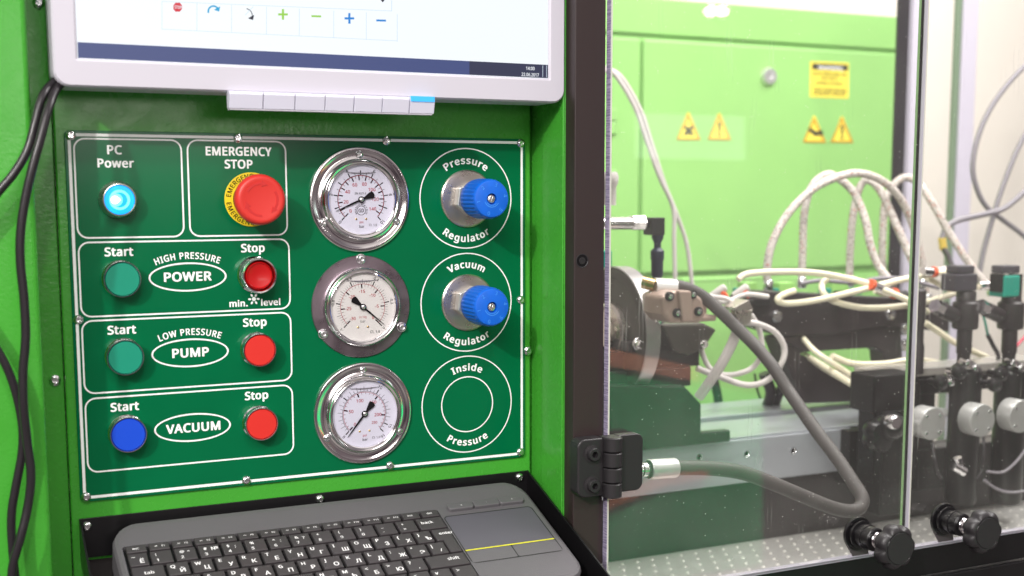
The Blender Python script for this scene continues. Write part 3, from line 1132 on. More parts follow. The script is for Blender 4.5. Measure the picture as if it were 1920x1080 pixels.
def regulator(w, label):
    t = thing('regulator_knob', pl(331.8, w, -0.0012), label, 'regulator knob', 'blue regulator knobs on the control plate')
    b = MB()
    b.lathe([(25.0 * mm, 0), (25.0 * mm, 1.6 * mm), (23.8 * mm, 2.6 * mm), (14 * mm, 2.9 * mm), (.5 * mm, 2.9 * mm)], 72)
    b.build('washer', M['steel'], t)
    b = MB()
    hexp = [(15.2 * mm * math.cos(math.radians(60 * k + 22)), 15.2 * mm * math.sin(math.radians(60 * k + 22))) for k in range(6)]
    b.prism(hexp, -2.9 * mm, -12 * mm)
    b.build('hex_nut', M['nut'], t, bevel=0.0009)
    b = MB()
    b.lathe([(9.6 * mm, 10 * mm), (9.6 * mm, 13 * mm), (9.0 * mm, 13.4 * mm), (9.6 * mm, 13.9 * mm), (9.0 * mm, 14.5 * mm), (9.6 * mm, 15.1 * mm), (9.0 * mm, 15.7 * mm), (9.6 * mm, 16.3 * mm), (9.0 * mm, 17 * mm), (9.2 * mm, 22 * mm), (9.2 * mm, 30 * mm)], 32)
    b.build('threaded_collar', M['zinc'], t)
    b = MB()

    def ribs(a, h):
        return 1.0 + (0.022 * (1 if math.cos(a * 30) > 0 else -1) if 30 * mm < h < 50 * mm else 0)
    b.lathe([(9 * mm, 22 * mm), (15.6 * mm, 22.5 * mm), (16.6 * mm, 24 * mm), (16.8 * mm, 30.5 * mm), (16.4 * mm, 49 * mm), (16.2 * mm, 51 * mm), (15.2 * mm, 52.6 * mm), (14 * mm, 53 * mm), (4.6 * mm, 53 * mm), (4.5 * mm, 49 * mm), (.5 * mm, 49 * mm)], 180, rfun=ribs)
    k = b.build('knob_body', M['blue_knob'], t)
    b = MB()
    b.lathe([(3.9 * mm, 0), (3.9 * mm, 1.8 * mm), (3.2 * mm, 2.8 * mm), (1 * mm, 3.1 * mm)], 24)
    for q in range(4):
        b.box(.35 * mm, 1.9 * mm, -3.5 * mm, -2.4 * mm, .35 * mm, 1.9 * mm, Matrix.Rotation(.4 + q * PI / 2, 4, 'Y'))
    b.build('screw', M['zinc'], k, loc=(0, -49 * mm, 0))
    b = MB()
    for i, a in enumerate((-104, -168, 132, 72, 12, -48)):
        ar = math.radians(a)
        text_mid(b, str(i), 12.4 * mm * math.cos(ar), 12.4 * mm * math.sin(ar), 3.1 * mm, -53.12 * mm, 0.0, ar - PI / 2)
    arcline(b, 6.6 * mm, .5 * mm, 200, 330, -53.12 * mm, 20)
    arcline(b, 5.2 * mm, .35 * mm, 215, 320, -53.12 * mm, 20)
    b.build('raised_numerals', mat('knob_numerals', srgb(70, 150, 235), 0.4), k, fix=False)


regulator(235.9, 'upper blue ribbed knob on a hex nut, inside the circle lettered Pressure Regulator')
regulator(144.6, 'lower blue ribbed knob on a hex nut, inside the circle lettered Vacuum Regulator')

# ================================================================== MONITOR
YM = -0.060
mon = thing('monitor', (0.295, YM, 1.60), 'pale grey flat monitor showing a white program window, buttons along its lower frame', 'monitor')
MI = Matrix.Translation(-Vector((0.295, YM, 1.60)))
bl, br = P(101, 163, YM), P(1060, 191, YM)
sl, sr = P(147, 108, YM), P(1028.5, 147, YM)
x0, x1, zb = bl.x, br.x, 1.4752
sx0, sx1, szb, ZT, SZT = sl.x, sr.x, 1.4958, 1.79, 1.77
b = MB()
outer = rrect(x0, x1, zb, ZT, 0.011)
inner = rrect(sx0, sx1, szb, SZT, 0.0004)
bv = rrect(sx0 - .0022, sx1 + .0022, szb - .0022, SZT + .0022, 0.0012)
outer2 = rrect(x0 + .0016, x1 - .0016, zb + .0016, ZT - .0016, 0.0098)
n = len(outer)


def loops(b, Ls, smooth=False):
    vs, fs = [], []
    for pts, y in Ls:
        vs += [(x, y, z) for x, z in pts]
    for k in range(len(Ls) - 1):
        for i in range(n):
            j = (i + 1) % n
            fs.append((k * n + i, k * n + j, (k + 1) * n + j, (k + 1) * n + i))
    b.add(vs, fs, MI, smooth)


loops(b, [(outer, YM + .034), (outer, YM + .0035), (rrect(x0 + .0004, x1 - .0004, zb + .0004, ZT - .0004, 0.0106), YM + .0016), (outer2, YM), (bv, YM - .0002), (rrect(sx0 - .0010, sx1 + .0010, szb - .0010, SZT + .0010, 0.0006), YM + .0006), (inner, YM + .0022)])
b.box(x0 + .004, x1 - .004, YM + .030, YM + .046, zb + .006, ZT - .006, MI)
b.build('frame', M['bezel'], mon)
b = MB()
b.box(sx0 - .0006, sx1 + .0006, YM + .0016, YM + .004, szb - .0006, SZT, MI)
scr = b.build('screen', M['screen'], mon)
YS = YM + .0014


def S(px, py):
    q = P(px, py, YS)
    return q.x - 0.295, q.z - 1.60


def flat(name, pts, m, dy=0.0, parent=None):
    b = MB()
    b.prism([S(*p) for p in pts], YS - YM + .0001 + dy, YS - YM - .0001 + dy)
    return b.build(name, m, parent or scr)


zt0, zt1 = szb - 1.60, 1.5068 - 1.60
b = MB()
b.box(sx0 - .295, sx1 - .295, YS - YM - .0001, YS - YM + .0001, zt0, zt1)
tb = b.build('taskbar', M['s_task'], scr)
b = MB()
b.box(S(880, 130)[0], sx1 - .295, YS - YM - .0003, YS - YM - .00015, zt0, zt1)
b.build('taskbar_corner', M['s_dark'], scr)
b = MB()
q0 = S(1017, 135)[0]
for xa, xb in ((q0, q0 + .0003), (q0 + .0035, q0 + .0038)):
    b.box(xa, xb, YS - YM - .0005, YS - YM - .00035, zt0 + .0006, zt1 - .0006)
b.build('corner_button', M['s_line'], scr)
b = MB()
p0, p1 = S(986, 131), S(1002, 131)
text_geo(b, '14:00', p0[0], p1[0], p0[1], .0027, YS - YM - .0004, 0.02)
p0, p1 = S(977.5, 142.5), S(1010, 142.5)
text_geo(b, '22.06.2017', p0[0], p1[0], p0[1], .0027, YS - YM - .0004, 0.02)
b.build('clock_lettering', M['s_white'], scr, fix=False)
# toolbar icons
yi = -.0001
flat('stop_icon', [(325, 10), (329, 5), (337, 5), (341, 10), (341, 17), (337, 22), (329, 22), (325, 17)], M['s_red'], yi)
b = MB()
p0, p1 = S(327, 16), S(340, 16)
text_geo(b, 'STOP', p0[0], p1[0], p0[1], .0021, YS - YM - .0005, 0.02)
b.build('stop_lettering', M['s_white'], scr, fix=False)


def arc_icon(name, cx, cy, r, a0, a1, w, m):
    b = MB()
    pts_o = [(cx + (r + w) * math.cos(math.radians(a0 + (a1 - a0) * i / 14)), cy - (r + w) * math.sin(math.radians(a0 + (a1 - a0) * i / 14))) for i in range(15)]
    pts_i = [(cx + r * math.cos(math.radians(a0 + (a1 - a0) * i / 14)), cy - r * math.sin(math.radians(a0 + (a1 - a0) * i / 14))) for i in range(15)]
    vs = [(S(*p)[0], YS - YM - .0002, S(*p)[1]) for p in pts_o + pts_i]
    b.add(vs, [(i, i + 1, i + 16, i + 15) for i in range(14)])
    ex, ey = pts_o[0]
    tip = [(ex + 3, ey - 3.5), (ex + 1, ey + 6.5), (ex - 9, ey + 3)]
    b.add([(S(*p)[0], YS - YM - .0002, S(*p)[1]) for p in tip], [(0, 1, 2)])
    b.build(name, m, scr, fix=False)


arc_icon('redo_icon', 400, 21, 8, 30, 200, 3.2, M['s_cyan'])
arc_icon('turn_icon', 460, 29, 12, -10, 80, 1.6, M['s_black'])
flat('turn_icon_stroke', [(459, 28), (474, 12), (475, 13), (460, 29)], M['s_line'], yi)


def cross(name, cx, cy, m, plus=True):
    if plus:
        flat(name, [(cx - 9, cy - 2), (cx - 2, cy - 2), (cx - 2, cy - 10), (cx + 2, cy - 10), (cx + 2, cy - 2), (cx + 9, cy - 2), (cx + 9, cy + 2), (cx + 2, cy + 2), (cx + 2, cy + 10), (cx - 2, cy + 10), (cx - 2, cy + 2), (cx - 9, cy + 2)], m, yi)
    else:
        flat(name, [(cx - 9, cy - 1.5), (cx + 9, cy - 1), (cx + 9, cy + 2.5), (cx - 9, cy + 2)], m, yi)


cross('plus_icon', 530.5, 27, M['s_green'])
cross('minus_icon', 593, 30, M['s_green'], False)
cross('plus_icon', 655, 34.5, M['s_blue'])
cross('minus_icon', 714.5, 38, M['s_blue'], False)
for i, xx in enumerate((303, 368.5, 433.5, 499, 560.5, 625, 686, 744)):
    y = 2 + (xx - 303) * .055
    flat('toolbar_divider', [(xx, y), (xx + 1.3, y), (xx + 1.3, y + 52), (xx, y + 52)], M['s_line'], yi)
flat('toolbar_divider', [(303, 54), (744, 76), (744, 77.2), (303, 55.2)], M['s_line'], yi)
flat('toolbar_divider', [(303, 2), (735, 20), (735, 21.2), (303, 3.2)], M['s_line'], yi)
flat('drop_down_box', [(733.5, -30), (735, -30), (735, 20), (733.5, 20)], M['s_line'], yi)
flat('drop_down_arrow', [(713, -1), (722, -1), (717.5, 4.5)], M['s_black'], yi)
# the bar of seven buttons, wider than the frame is thick, its right hand one lit
ub = [423, 484, 542, 598, 653, 708, 762, 813]
YB = YM - .012
b = MB()
ta, te = P(426, 166, YM).x, P(811, 180, YM).x
bx = [ta + (te - ta) * (u - 423) / 390.0 for u in ub]
for i in range(7):
    b = MB()
    zt, zb2 = 1.4768, 1.4632
    g_ = .0003
    vs = [(bx[i] + g_, YM + .004, zt), (bx[i + 1] - g_, YM + .004, zt), (bx[i + 1] - g_, YM - .0055, zt - .0012), (bx[i] + g_, YM - .0055, zt - .0012),
          (bx[i] + g_, YM - .0062, zt - .0032), (bx[i + 1] - g_, YM - .0062, zt - .0032),
          (bx[i] + g_, YM - .0035, zb2), (bx[i + 1] - g_, YM - .0035, zb2), (bx[i] + g_, YM + .004, zb2), (bx[i + 1] - g_, YM + .004, zb2)]
    fs = [(0, 1, 2, 3), (3, 2, 5, 4), (4, 5, 7, 6), (6, 7, 9, 8), (8, 9, 1, 0), (0, 3, 4, 6, 8), (1, 9, 7, 5, 2)]
    b.add(vs, fs, MI)
    kb = b.build('frame_button', M['bezel_btn'], mon, bevel=.0003)
    if i == 6:
        b = MB()
        b.box(bx[i] + .0006, bx[i + 1] - .0008, YM - .0068, YM - .0040, zt - .0044, zt - .0002, MI)
        b.build('power_light', M['led'], kb, bevel=.0002)
b = MB()
b.box(bx[0] + .0008, bx[7] - .0018, YM - .003, YM + .004, 1.4622, 1.4631, MI)
b.build('button_bar_lip', M['bezel'], mon)

# ================================================================== KEYBOARD TRAY
PHI = math.radians(20.44)
cph, sph = math.cos(PHI), math.sin(PHI)
TX0, TX1, TZ = 0.0989, 0.4927, 1.1458
tray = thing('keyboard_tray', (TX0, 0, TZ), 'glossy black folded steel tray that holds the keyboard below the control plate', 'tray')


def tilt(x, u, h):
    """tray coordinates: u along the slope (negative towards the viewer), h square to it, from the tray's top rear edge"""
    return Vector((x - TX0, u * cph - h * sph, u * sph + h * cph))


TD = 0.032                 # depth of the tray walls
TL = 0.172                 # how far it comes out
W = TX1 - TX0


def tbox(b, xa, xb, ua, ub, ha, hb):
    vs = [tilt(x + TX0, u, h) for x in (xa, xb) for u in (ua, ub) for h in (ha, hb)]
    b.add(vs, [(0, 1, 3, 2), (4, 6, 7, 5), (0, 4, 5, 1), (2, 3, 7, 6), (0, 2, 6, 4), (1, 5, 7, 3)])


b = MB()
b.box(0, W, -.0018, -.0002, -.032, 0)
b.build('rear_flange', M['tray'], tray, bevel=.0003)
b = MB()
tbox(b, 0, W, -TL, -.012, -TD - .0015, -TD)
b.build('tray_floor', mat('tray_floor_paint', srgb(40, 36, 36), 0.28, bump=.05), tray)
b = MB()
tbox(b, W - .0016, W, -TL, -.0006, -TD, 0)
b.build('side_wall', M['tray'], tray, bevel=.0003)
b = MB()
b.add([tilt(TX0, -.0006, 0), tilt(TX0 + .0016, -.0006, 0), tilt(TX0, -TL, -.024), tilt(TX0 + .0016, -TL, -.024), tilt(TX0, -.0006, -TD), tilt(TX0 + .0016, -.0006, -TD), tilt(TX0, -TL, -TD), tilt(TX0 + .0016, -TL, -TD)],
      [(0, 1, 3, 2), (4, 6, 7, 5), (0, 2, 6, 4), (1, 5, 7, 3), (0, 4, 5, 1), (2, 3, 7, 6)])
b.build('side_wall', M['tray'], tray)
b = MB()
tbox(b, 0, W, -TL - .0016, -TL - .0001, -TD, -.012)
tbox(b, W - .02, W, -TL - .0016, -TL - .0001, -.012, 0)
b.build('front_lip', M['tray'], tray)
for px, py in ((163, 987), (600, 936), (974, 895)):
    q = P(px, py, -.002)
    screw(tray, q.x - TX0, -.0018, q.z - TZ, 0.0040)

# ================================================================== KEYBOARD
KH = -0.004                # key top plane below the tray's rim


def KP(px, py, h=0.0):
    """where a line of sight meets the keyboard's top plane, in tray coordinates (x, u)"""
    o_ = Vector((TX0, 0, TZ)) + Vector((0, -(KH + h) * sph, (KH + h) * cph))
    nn = Vector((0, -sph, cph))
    d = ray(px, py)
    t = (o_ - CAM).dot(nn) / d.dot(nn)
    p = CAM + d * t - Vector((TX0, 0, TZ))
    return p.x, p.y * cph + p.z * sph


kbd = thing('keyboard', (TX0, 0, TZ), 'dark grey keyboard with Latin and Cyrillic keys and touchpad in the black tray', 'keyboard')
kx0 = KP(207, 1000)[0]
kx1 = KP(1012, 950)[0]
ku1 = KP(600, 944)[1]
ku0 = ku1 - .142
# frame of the keyboard: local (x, u) plane -> 3D
KM = Matrix(((1, 0, 0, 0), (0, cph, -sph, 0), (0, sph, cph, 0), (0, 0, 0, 1)))


def kT(h):
    return KM @ Matrix.Translation((0, 0, KH + h))


def kprism(b, pts, h0, h1):
    """outline in (x, u), between heights h0 < h1 over the key plane"""
    nn = len(pts)
    vs = [KM @ Vector((x, u, KH + h0)) for x, u in pts] + [KM @ Vector((x, u, KH + h1)) for x, u in pts]
    fs = [tuple(range(nn - 1, -1, -1)), tuple(range(nn, 2 * nn))] + [(i, (i + 1) % nn, (i + 1) % nn + nn, i + nn) for i in range(nn)]
    b.add(vs, fs)


kl, kr = KP(232, 1030)[0], KP(822, 962)[0]
ktop = KP(816, 957)[1]
b = MB()
nb = 7
OUT = rrect(kx0, kx1, ku0, ku1, .021, nb)
OUT2 = rrect(kx0 + .0015, kx1 - .0015, ku0 + .0015, ku1 - .0015, .0195, nb)
OUT3 = rrect(kx0 + .004, kx1 - .004, ku0 + .004, ku1 - .006, .017, nb)
WELL = rrect(kl - .001, kr + .0008, ku0 + .01, ktop + .0012, .003, nb)
WELLb = rrect(kl - .0008, kr + .0006, ku0 + .01, ktop + .001, .003, nb)
n = len(OUT)
vs, fs = [], []
Ls = [(OUT, -.027), (OUT, -.0045), (OUT2, -.0015), (OUT3, 0.0), (WELL, 0.0), (WELLb, -.0030)]
for pts, h in Ls:
    for x, u in pts:
        hh = h + (.0035 * max(0, (u - (ku1 - .02)) / .02) ** 2 if h > -.004 else 0)
        vs.append(KM @ Vector((x, u, KH + hh)))
for k in range(len(Ls) - 1):
    for i in range(n):
        j = (i + 1) % n
        fs.append((k * n + i, k * n + j, (k + 1) * n + j, (k + 1) * n + i))
b.add(vs, fs, None, False)
b.m = 1
o_ = (len(Ls) - 1) * n
b.add([vs[o_ + i] for i in range(n)], [tuple(range(n))])
b.build('case', [M['kb'], M['kb_well']], kbd)
# keys: [label latin, label second, width] per row; pitch measured off the photograph
rows = [
    [('esc', '', 1.0), ('', 'F1', 1), ('', 'F2', 1), ('', 'F3', 1), ('', 'F4', 1), ('', 'F5', 1), ('', 'F6', 1), ('', 'F7', 1), ('', 'F8', 1), ('', 'F9', 1), ('', 'F10', 1), ('', 'F11', 1), ('', 'F12', 1), ('ins', '', 1), ('del', '', 1)],
    [('~', 'Ё', .9), ('!|1', '', 1), ('@|2', '"', 1), ('#|3', '№', 1), ('$|4', ';', 1), ('%|5', '', 1), ('^|6', ':', 1), ('&|7', '?', 1), ('*|8', '', 1), ('(|9', '', 1), (')|0', '', 1), ('_|-', '', 1), ('+|=', '', 1), ('back', '', 1.38)],
    [('tab', '', 1.42), ('Q', 'Й', 1), ('W', 'Ц', 1), ('E', 'У', 1), ('R', 'К', 1), ('T', 'Е', 1), ('Y', 'Н', 1), ('U', 'Г', 1), ('I', 'Ш', 1), ('O', 'Щ', 1), ('P', 'З', 1), ('{', 'Х', 1), ('}', 'Ъ', .9), ('enter', '', .96)],
    [('caps', '', 1.75), ('A', 'Ф', 1), ('S', 'Ы', 1), ('D', 'В', 1), ('F', 'А', 1), ('G', 'П', 1), ('H', 'Р', 1), ('J', 'О', 1), ('K', 'Л', 1), ('L', 'Д', 1), (':', 'Ж', 1), ('"', 'Э', 1), ('|', '/', .9), ('', '', .63)],
    [('shift', '', 1.3), ('|', '', 1), ('Z', 'Я', 1), ('X', 'Ч', 1), ('C', 'С', 1), ('V', 'М', 1), ('B', 'И', 1), ('N', 'Т', 1), ('M', 'Ь', 1), ('<', 'Б', 1), ('>', 'Ю', 1), ('?', ',', 1), ('shift', '', 1.98)],
    [('ctrl', '', 1.3), ('fn', '', 1), ('alt', '', 1.1), ('', '', 5.4), ('alt', '', 1.2), ('ctrl', '', 1.2), ('<', '', 1), ('v', '', 1), ('>', '', 1.08)],
]
pitch_u = (KP(878, 1060)[1] - KP(816, 958)[1]) / -4.55
ut = ktop
for ri, row in enumerate(rows):
    hgt = pitch_u * (.62 if ri == 0 else 1.0)
    tot = sum(k[2] for k in row)
    x = kl
    for a, c, w in row:
        ww = (kr - kl) * w / tot
        xa, xb, ua, ub_ = x + .0014, x + ww - .0011, ut - hgt + .0012, ut - .0010
        if a == 'enter':
            # tall key: reaches down into the next row, with a step
            nx = kl + (kr - kl) * (14.28 - .63 + .03) / 14.28
            pts = [(xa, ub_), (xa, ua), (nx, ua), (nx, ua - pitch_u + .0002), (xb, ua - pitch_u + .0002), (xb, ub_)]
        elif ri == 3 and w == .63:
            break
        else:
            pts = [(xa, ub_), (xa, ua), (xb, ua), (xb, ub_)]
        b = MB()
        cx_, cu_ = (xa + xb) / 2, (ua + ub_) / 2
        nn = len(pts)
        top = [(px_ + (.0005 if px_ < cx_ else -.0005), pu + (.0004 if pu < cu_ else -.0004)) for px_, pu in pts]
        ht = .0016
        vs = [KM @ Vector((p[0], p[1], KH - .0018)) for p in pts] + [KM @ Vector((p[0], p[1], KH + ht - .0004)) for p in pts] + [KM @ Vector((p[0], p[1], KH + ht)) for p in top]
        fs = [(k * nn + i, k * nn + (i + 1) % nn, (k + 1) * nn + (i + 1) % nn, (k + 1) * nn + i) for k in range(2) for i in range(nn)] + [tuple(range(2 * nn, 3 * nn))]
        b.add(vs, fs)
        b.m = 1
        hz = KH + ht + .00012

        def leg(s, lx, lu, cap, wide=1.0, bold=.012):
            v2, f2 = layout(s, bold)
            b.add([KM @ Vector((lx + p_[0] * cap * wide, lu + p_[1] * cap, hz - p_[2])) for p_ in v2], f2)
        kwid = xb - xa
        if ri == 0:
            if a:
                leg(a, xa + kwid * .3, ua + hgt * .28, .0024)
            else:
                leg(c, xa + kwid * .62, ua + hgt * .30, .0019)
                leg('=', xa + kwid * .25, ua + hgt * .28, .0026, 1.2)
        elif a in ('back', 'enter', 'shift', 'tab', 'caps', 'ctrl', 'alt', 'fn'):
            sw = {'back': .12, 'enter': .3, 'shift': .52, 'tab': .35}.get(a, .15)
            leg(a, xa + kwid * sw, ua + hgt * .42 if a != 'tab' else ua + hgt * .3, .0034, 1.0, .018)
        elif len(a) == 3 and a[1] == '|':
            leg(a[0], xa + kwid * .22, ua + hgt * .52, .0030, 1.0, .018)
            leg(a[2], xa + kwid * .22, ua + hgt * .12, .0032, 1.0, .018)
            if c:
                leg(c, xa + kwid * .6, ua + hgt * .45, .0032, 1.0, .018)
        else:
            if a:
                leg(a, xa + kwid * .14, ua + hgt * .50, .0036, 1.0, .022)
            if c:
                leg(c, xa + kwid * .55, ua + hgt * .15, .0036, 1.0, .022)
        ko = b.build('key', [M['key'], M['legend']], kbd, fix=False)
        x += ww
    ut -= hgt
# touchpad with its two buttons and yellow line, volume keys above it
TPL, TPR = KP(852, 1000)[0], KP(1035, 1005)[0]
tu1 = KP(930, 958)[1]
tul = KP(960, 1021)[1]
tu0 = KP(975, 1043)[1]
b = MB()
kprism(b, rrect(TPL, TPR, tul + .0006, tu1, .0035), -.001, .0001)
b.build('touchpad', M['pad'], kbd)
b = MB()
kprism(b, rrect(TPL, TPR, tul - .0006, tul + .0006, .0002), -.001, .0004)
b.build('yellow_line', M['yel_line'], kbd)
gapx = (TPL + TPR) / 2
for xa, xb in ((TPL, gapx - .0005), (gapx + .0005, TPR)):
    b = MB()
    kprism(b, rrect(xa, xb, tu0, tul - .0008, .0018), -.001, .0002)
    b.build('touchpad_button', M['kb'], kbd)
b = MB()
out_, in_ = rrect(TPL - .0009, TPR + .0009, tu0 - .0009, tu1 + .0009, .0042), rrect(TPL - .0001, TPR + .0001, tu0 - .0001, tu1 + .0001, .0036)
kprism(b, rrect(TPL, TPR, tu0, tul, .0018), -.001, .00012)
b.build('button_recess', M['kb_well'], kbd)
b = MB()
vs = [KM @ Vector((x, u, KH + .00015)) for x, u in out_] + [KM @ Vector((x, u, KH + .00015)) for x, u in in_]
nn = len(out_)
b.add(vs, [(i, (i + 1) % nn, (i + 1) % nn + nn, i + nn) for i in range(nn)])
b.build('touchpad_groove', M['kb_well'], kbd, fix=False)
va, vb_ = KP(838, 955)[0], KP(984, 943)[0]
vu = KP(912, 947)[1]
for i in range(3):
    xa, xb = va + (vb_ - va) * i / 3, va + (vb_ - va) * (i + 1) / 3 - .0005
    b = MB()
    r0 = .0028
    kprism(b, rrect(xa, xb, vu - .0042, vu + .0042, r0 if i != 1 else .0008), -.001, .0032)
    vk = b.build('volume_key', M['kb'], kbd, bevel=.0009, bseg=3)
    b = MB()
    v2, f2 = layout(('x', '-', '+')[i], .012)
    b.add([KM @ Vector(((xa + xb) / 2 + p_[0] * .002, vu - .001 + p_[1] * .002, KH + .0034 - p_[2])) for p_ in v2], f2)
    b.build('legend', M['legend'], vk, fix=False)

# ================================================================== CABLES AT THE LEFT
def cable(name, pts, r, m, label, cat, group=None, sub=10, seg=10):
    b = MB()
    b.tube(smooth_path(pts, sub), r, seg)
    o = b.build(name, m, fix=False)
    return tag(o, label, cat, group)


def PY(lst):
    return [P(x, y, Y) for x, y, Y in lst]


cable('power_cable', PY([(150, 120, -.045), (104, 152, -.05), (80, 180, -.062), (66, 230, -.068), (52, 280, -.07), (26, 325, -.072), (-12, 372, -.072), (-60, 450, -.07), (-60, 560, -.07), (-14, 640, -.07), (14, 692, -.07), (32, 745, -.07), (42, 800, -.07), (41, 850, -.07), (30, 910, -.07), (22, 960, -.07), (22, 1010, -.07), (30, 1100, -.07)]), .0031, M['rubber'],
      'black cable looping out past the left edge and back beside the cabinet', 'cable', 'black cables hanging from the monitor')
cable('power_cable', PY([(160, 126, -.045), (112, 160, -.053), (92, 200, -.07), (76, 260, -.078), (62, 310, -.08), (48, 370, -.08), (39, 430, -.08), (38, 490, -.08), (45, 560, -.08), (48, 630, -.08), (43, 700, -.08), (44, 760, -.08), (51, 830, -.078), (58, 890, -.078), (52, 950, -.078), (38, 1010, -.08), (24, 1060, -.08), (20, 1110, -.08)]), .0031, M['rubber'],
      'black cable hanging straight down from the monitor corner in front of the green side', 'cable', 'black cables hanging from the monitor')

# ================================================================== ENCLOSURE FRAME, DOORS, HINGE
post = thing('enclosure_post', (0.4998, -0.073, 0.9), 'black square upright post between the green cabinet and the clear doors', 'post')
LX = Matrix.Translation((-.4998, .073, -.9))
b = MB()
b.box(.5006, .5300, -.073, .03, .80, 1.75, LX)
b.build('post_body', M['frame'], post, bevel=.0008)
q = P(1092, 489, -.0735)
b = MB()
b.lathe([(.0060, -.0002), (.0061, .0003), (.0057, .0004), (.0053, .0002), (.0050, -.0001)], 32)
b.m = 1
b.lathe([(.0054, -.0002), (.0054, .00015), (.0002, .00015)], 32)  # flat black disc paints in the shade of the bore; nothing is cut
b.m = 0
b.lathe([(.0030, 0.0), (.0030, .0006), (.0020, .0007), (.0019, .0003), (.0003, .0003)], 20)
b.build('counterbored_screw', [M['blackp'], M['ink']], post, loc=(q.x - .4998, 0, q.z - .9))

rail = thing('bottom_rail', (0.53, -.073, .9), 'black lower rail of the enclosure under the clear doors', 'rail')
LR = Matrix.Translation((-.53, .073, -.9))
b = MB()
b.box(.5303, 1.6, -.073, -.0695, 1.0085, 1.0412, LR)
b.build('rail_bar', M['tray'], rail, bevel=.0008)
b = MB()
b.box(.5303, 1.6, -.078, -.045, .85, 1.0070, LR)
b.build('lower_panel', M['tray'], rail, bevel=.0008)
b = MB()
b.box(.5303, 1.6, -.0745, -.0733, 1.0385, 1.0408, LR)
b.build('rail_trim', M['alu_white'], rail)

DZ0, DZ1 = 1.0432, 1.75
DF, DB = -.0795, -.0735


def door(x0, x1, label, em):
    t = thing('clear_door', (x0, DF, DZ0), label, 'door', 'clear acrylic doors of the enclosure')
    L = Matrix.Translation((-x0, -DF, -DZ0))
    b = MB()
    b.box(x0 + .0006, x1 - .0006, DF, DB, DZ0 + .0006, DZ1, L)
    b.build('sheet', M['acrylic'], t)
    for (xa, xb, za, zb_, m, nme) in ((x0, x0 + .0005, DZ0, DZ1, em[0], 'left_edge'), (x1 - .0005, x1, DZ0, DZ1, em[1], 'right_edge'), (x0 + .0006, x1 - .0006, DZ0, DZ0 + .0005, em[2], 'lower_edge')):
        b = MB()
        if nme == 'right_edge':
            b.box(xa, xb, -.0765, DB + .0002, za, zb_, L)
            b.m = 1
            b.box(xa, xb, DF - .0002, -.0766, za, zb_, L)
            b.build(nme, [m, M['ink']], t)
            continue
        b.box(xa, xb, DF - .0002, DB + .0002, za, zb_, L)
        if nme == 'left_edge':
            b.m = 1
            b.box(x0 + .0006, x0 + .0020, DF - .0004, DF - .0001, DZ0, DZ1, L)
        b.build(nme, [m, M['edge_clear']], t)
    return t


DX0 = .5306
DX1 = P(1731, 60, DF).x
DX2 = P(1737.5, 60, DF).x
door(DX0, DX1, 'nearer clear acrylic door, hinged to the black post at its left, scratched and dusty', (M['edge'], M['edge_green'], M['alu_white']))
door(DX2, 1.62, 'further clear acrylic door, running out of the picture at the right', (M['alu_white'], M['edge_clear'], M['alu_white']))

# hinge
hx = P(1143, 875, -.095).x
hg = thing('door_hinge', (hx, -.08, 1.165), 'black plastic hinge with two socket screws joining the post to the nearer clear door', 'hinge')
HI = Matrix.Translation((-hx, .08, -1.165))


def HP(px, py, Y):
    q = P(px, py, Y)
    return q.x, q.z


zt, zb_ = 1.1895, 1.1385
b = MB()
xa, xb = HP(1087, 875, -.092)[0], HP(1136, 875, -.092)[0]
pts = [(xb, zt), (xa + .007, zt)] + [(xa + .007 - .007 * math.sin(math.radians(a)), zt - .007 + .007 * math.cos(math.radians(a))) for a in range(10, 91, 16)] + \
      [(xa + .007 - .007 * math.cos(math.radians(a)), zb_ + .007 - .007 * math.sin(math.radians(a))) for a in range(0, 91, 15)] + [(xb, zb_)]
b.prism(pts, -.0732, -.0885, HI)
b.build('post_leaf', M['blackp'], hg, bevel=.0016, bseg=3)
b = MB()
xc, xd = HP(1168, 875, -.092)[0], HP(1208, 875, -.092)[0]
zt2, zb2 = zt + .0012, zb_ + .0012
pts = [(xc - .004, zb2), (xd - .007, zb2)] + [(xd - .007 + .007 * math.sin(math.radians(a)), zb2 + .007 - .007 * math.cos(math.radians(a))) for a in range(10, 91, 16)] + \
      [(xd - .007 + .007 * math.cos(math.radians(a)), zt2 - .007 + .007 * math.sin(math.radians(a))) for a in range(0, 91, 15)] + [(xc - .004, zt2)]
b.prism(pts, -.0800, -.0900, HI)
b.build('door_leaf', M['blackp'], hg, bevel=.0014, bseg=3)
kxa, kxb = HP(1137, 875, -.095)[0], HP(1169, 875, -.095)[0]
kr_ = (kxb - kxa) / 2
kz = [(zt + .001) - (zt - zb_ + .003) * i / 4 for i in range(5)]
for i in range(4):
    b = MB()
    hgt = kz[i] - kz[i + 1] - .0008
    T = HI @ Matrix.Translation(((kxa + kxb) / 2, -.0905, kz[i + 1] + .0004)) @ Vector((0, -1, 0)).rotation_difference(Vector((0, 0, 1))).to_matrix().to_4x4()
    b.lathe([(.0003, 0), (kr_ * .9, 0), (kr_, .0009), (kr_, hgt - .0009), (kr_ * .9, hgt), (.0003, hgt)], 28, T)
    b.box((kxa + kxb) / 2 - kr_ * .98, (kxa + kxb) / 2 + kr_ * .98, -.0905, -.0805, kz[i + 1] + .0006, kz[i] - .0006, HI)
    b.build('knuckle', M['blackp'], hg)
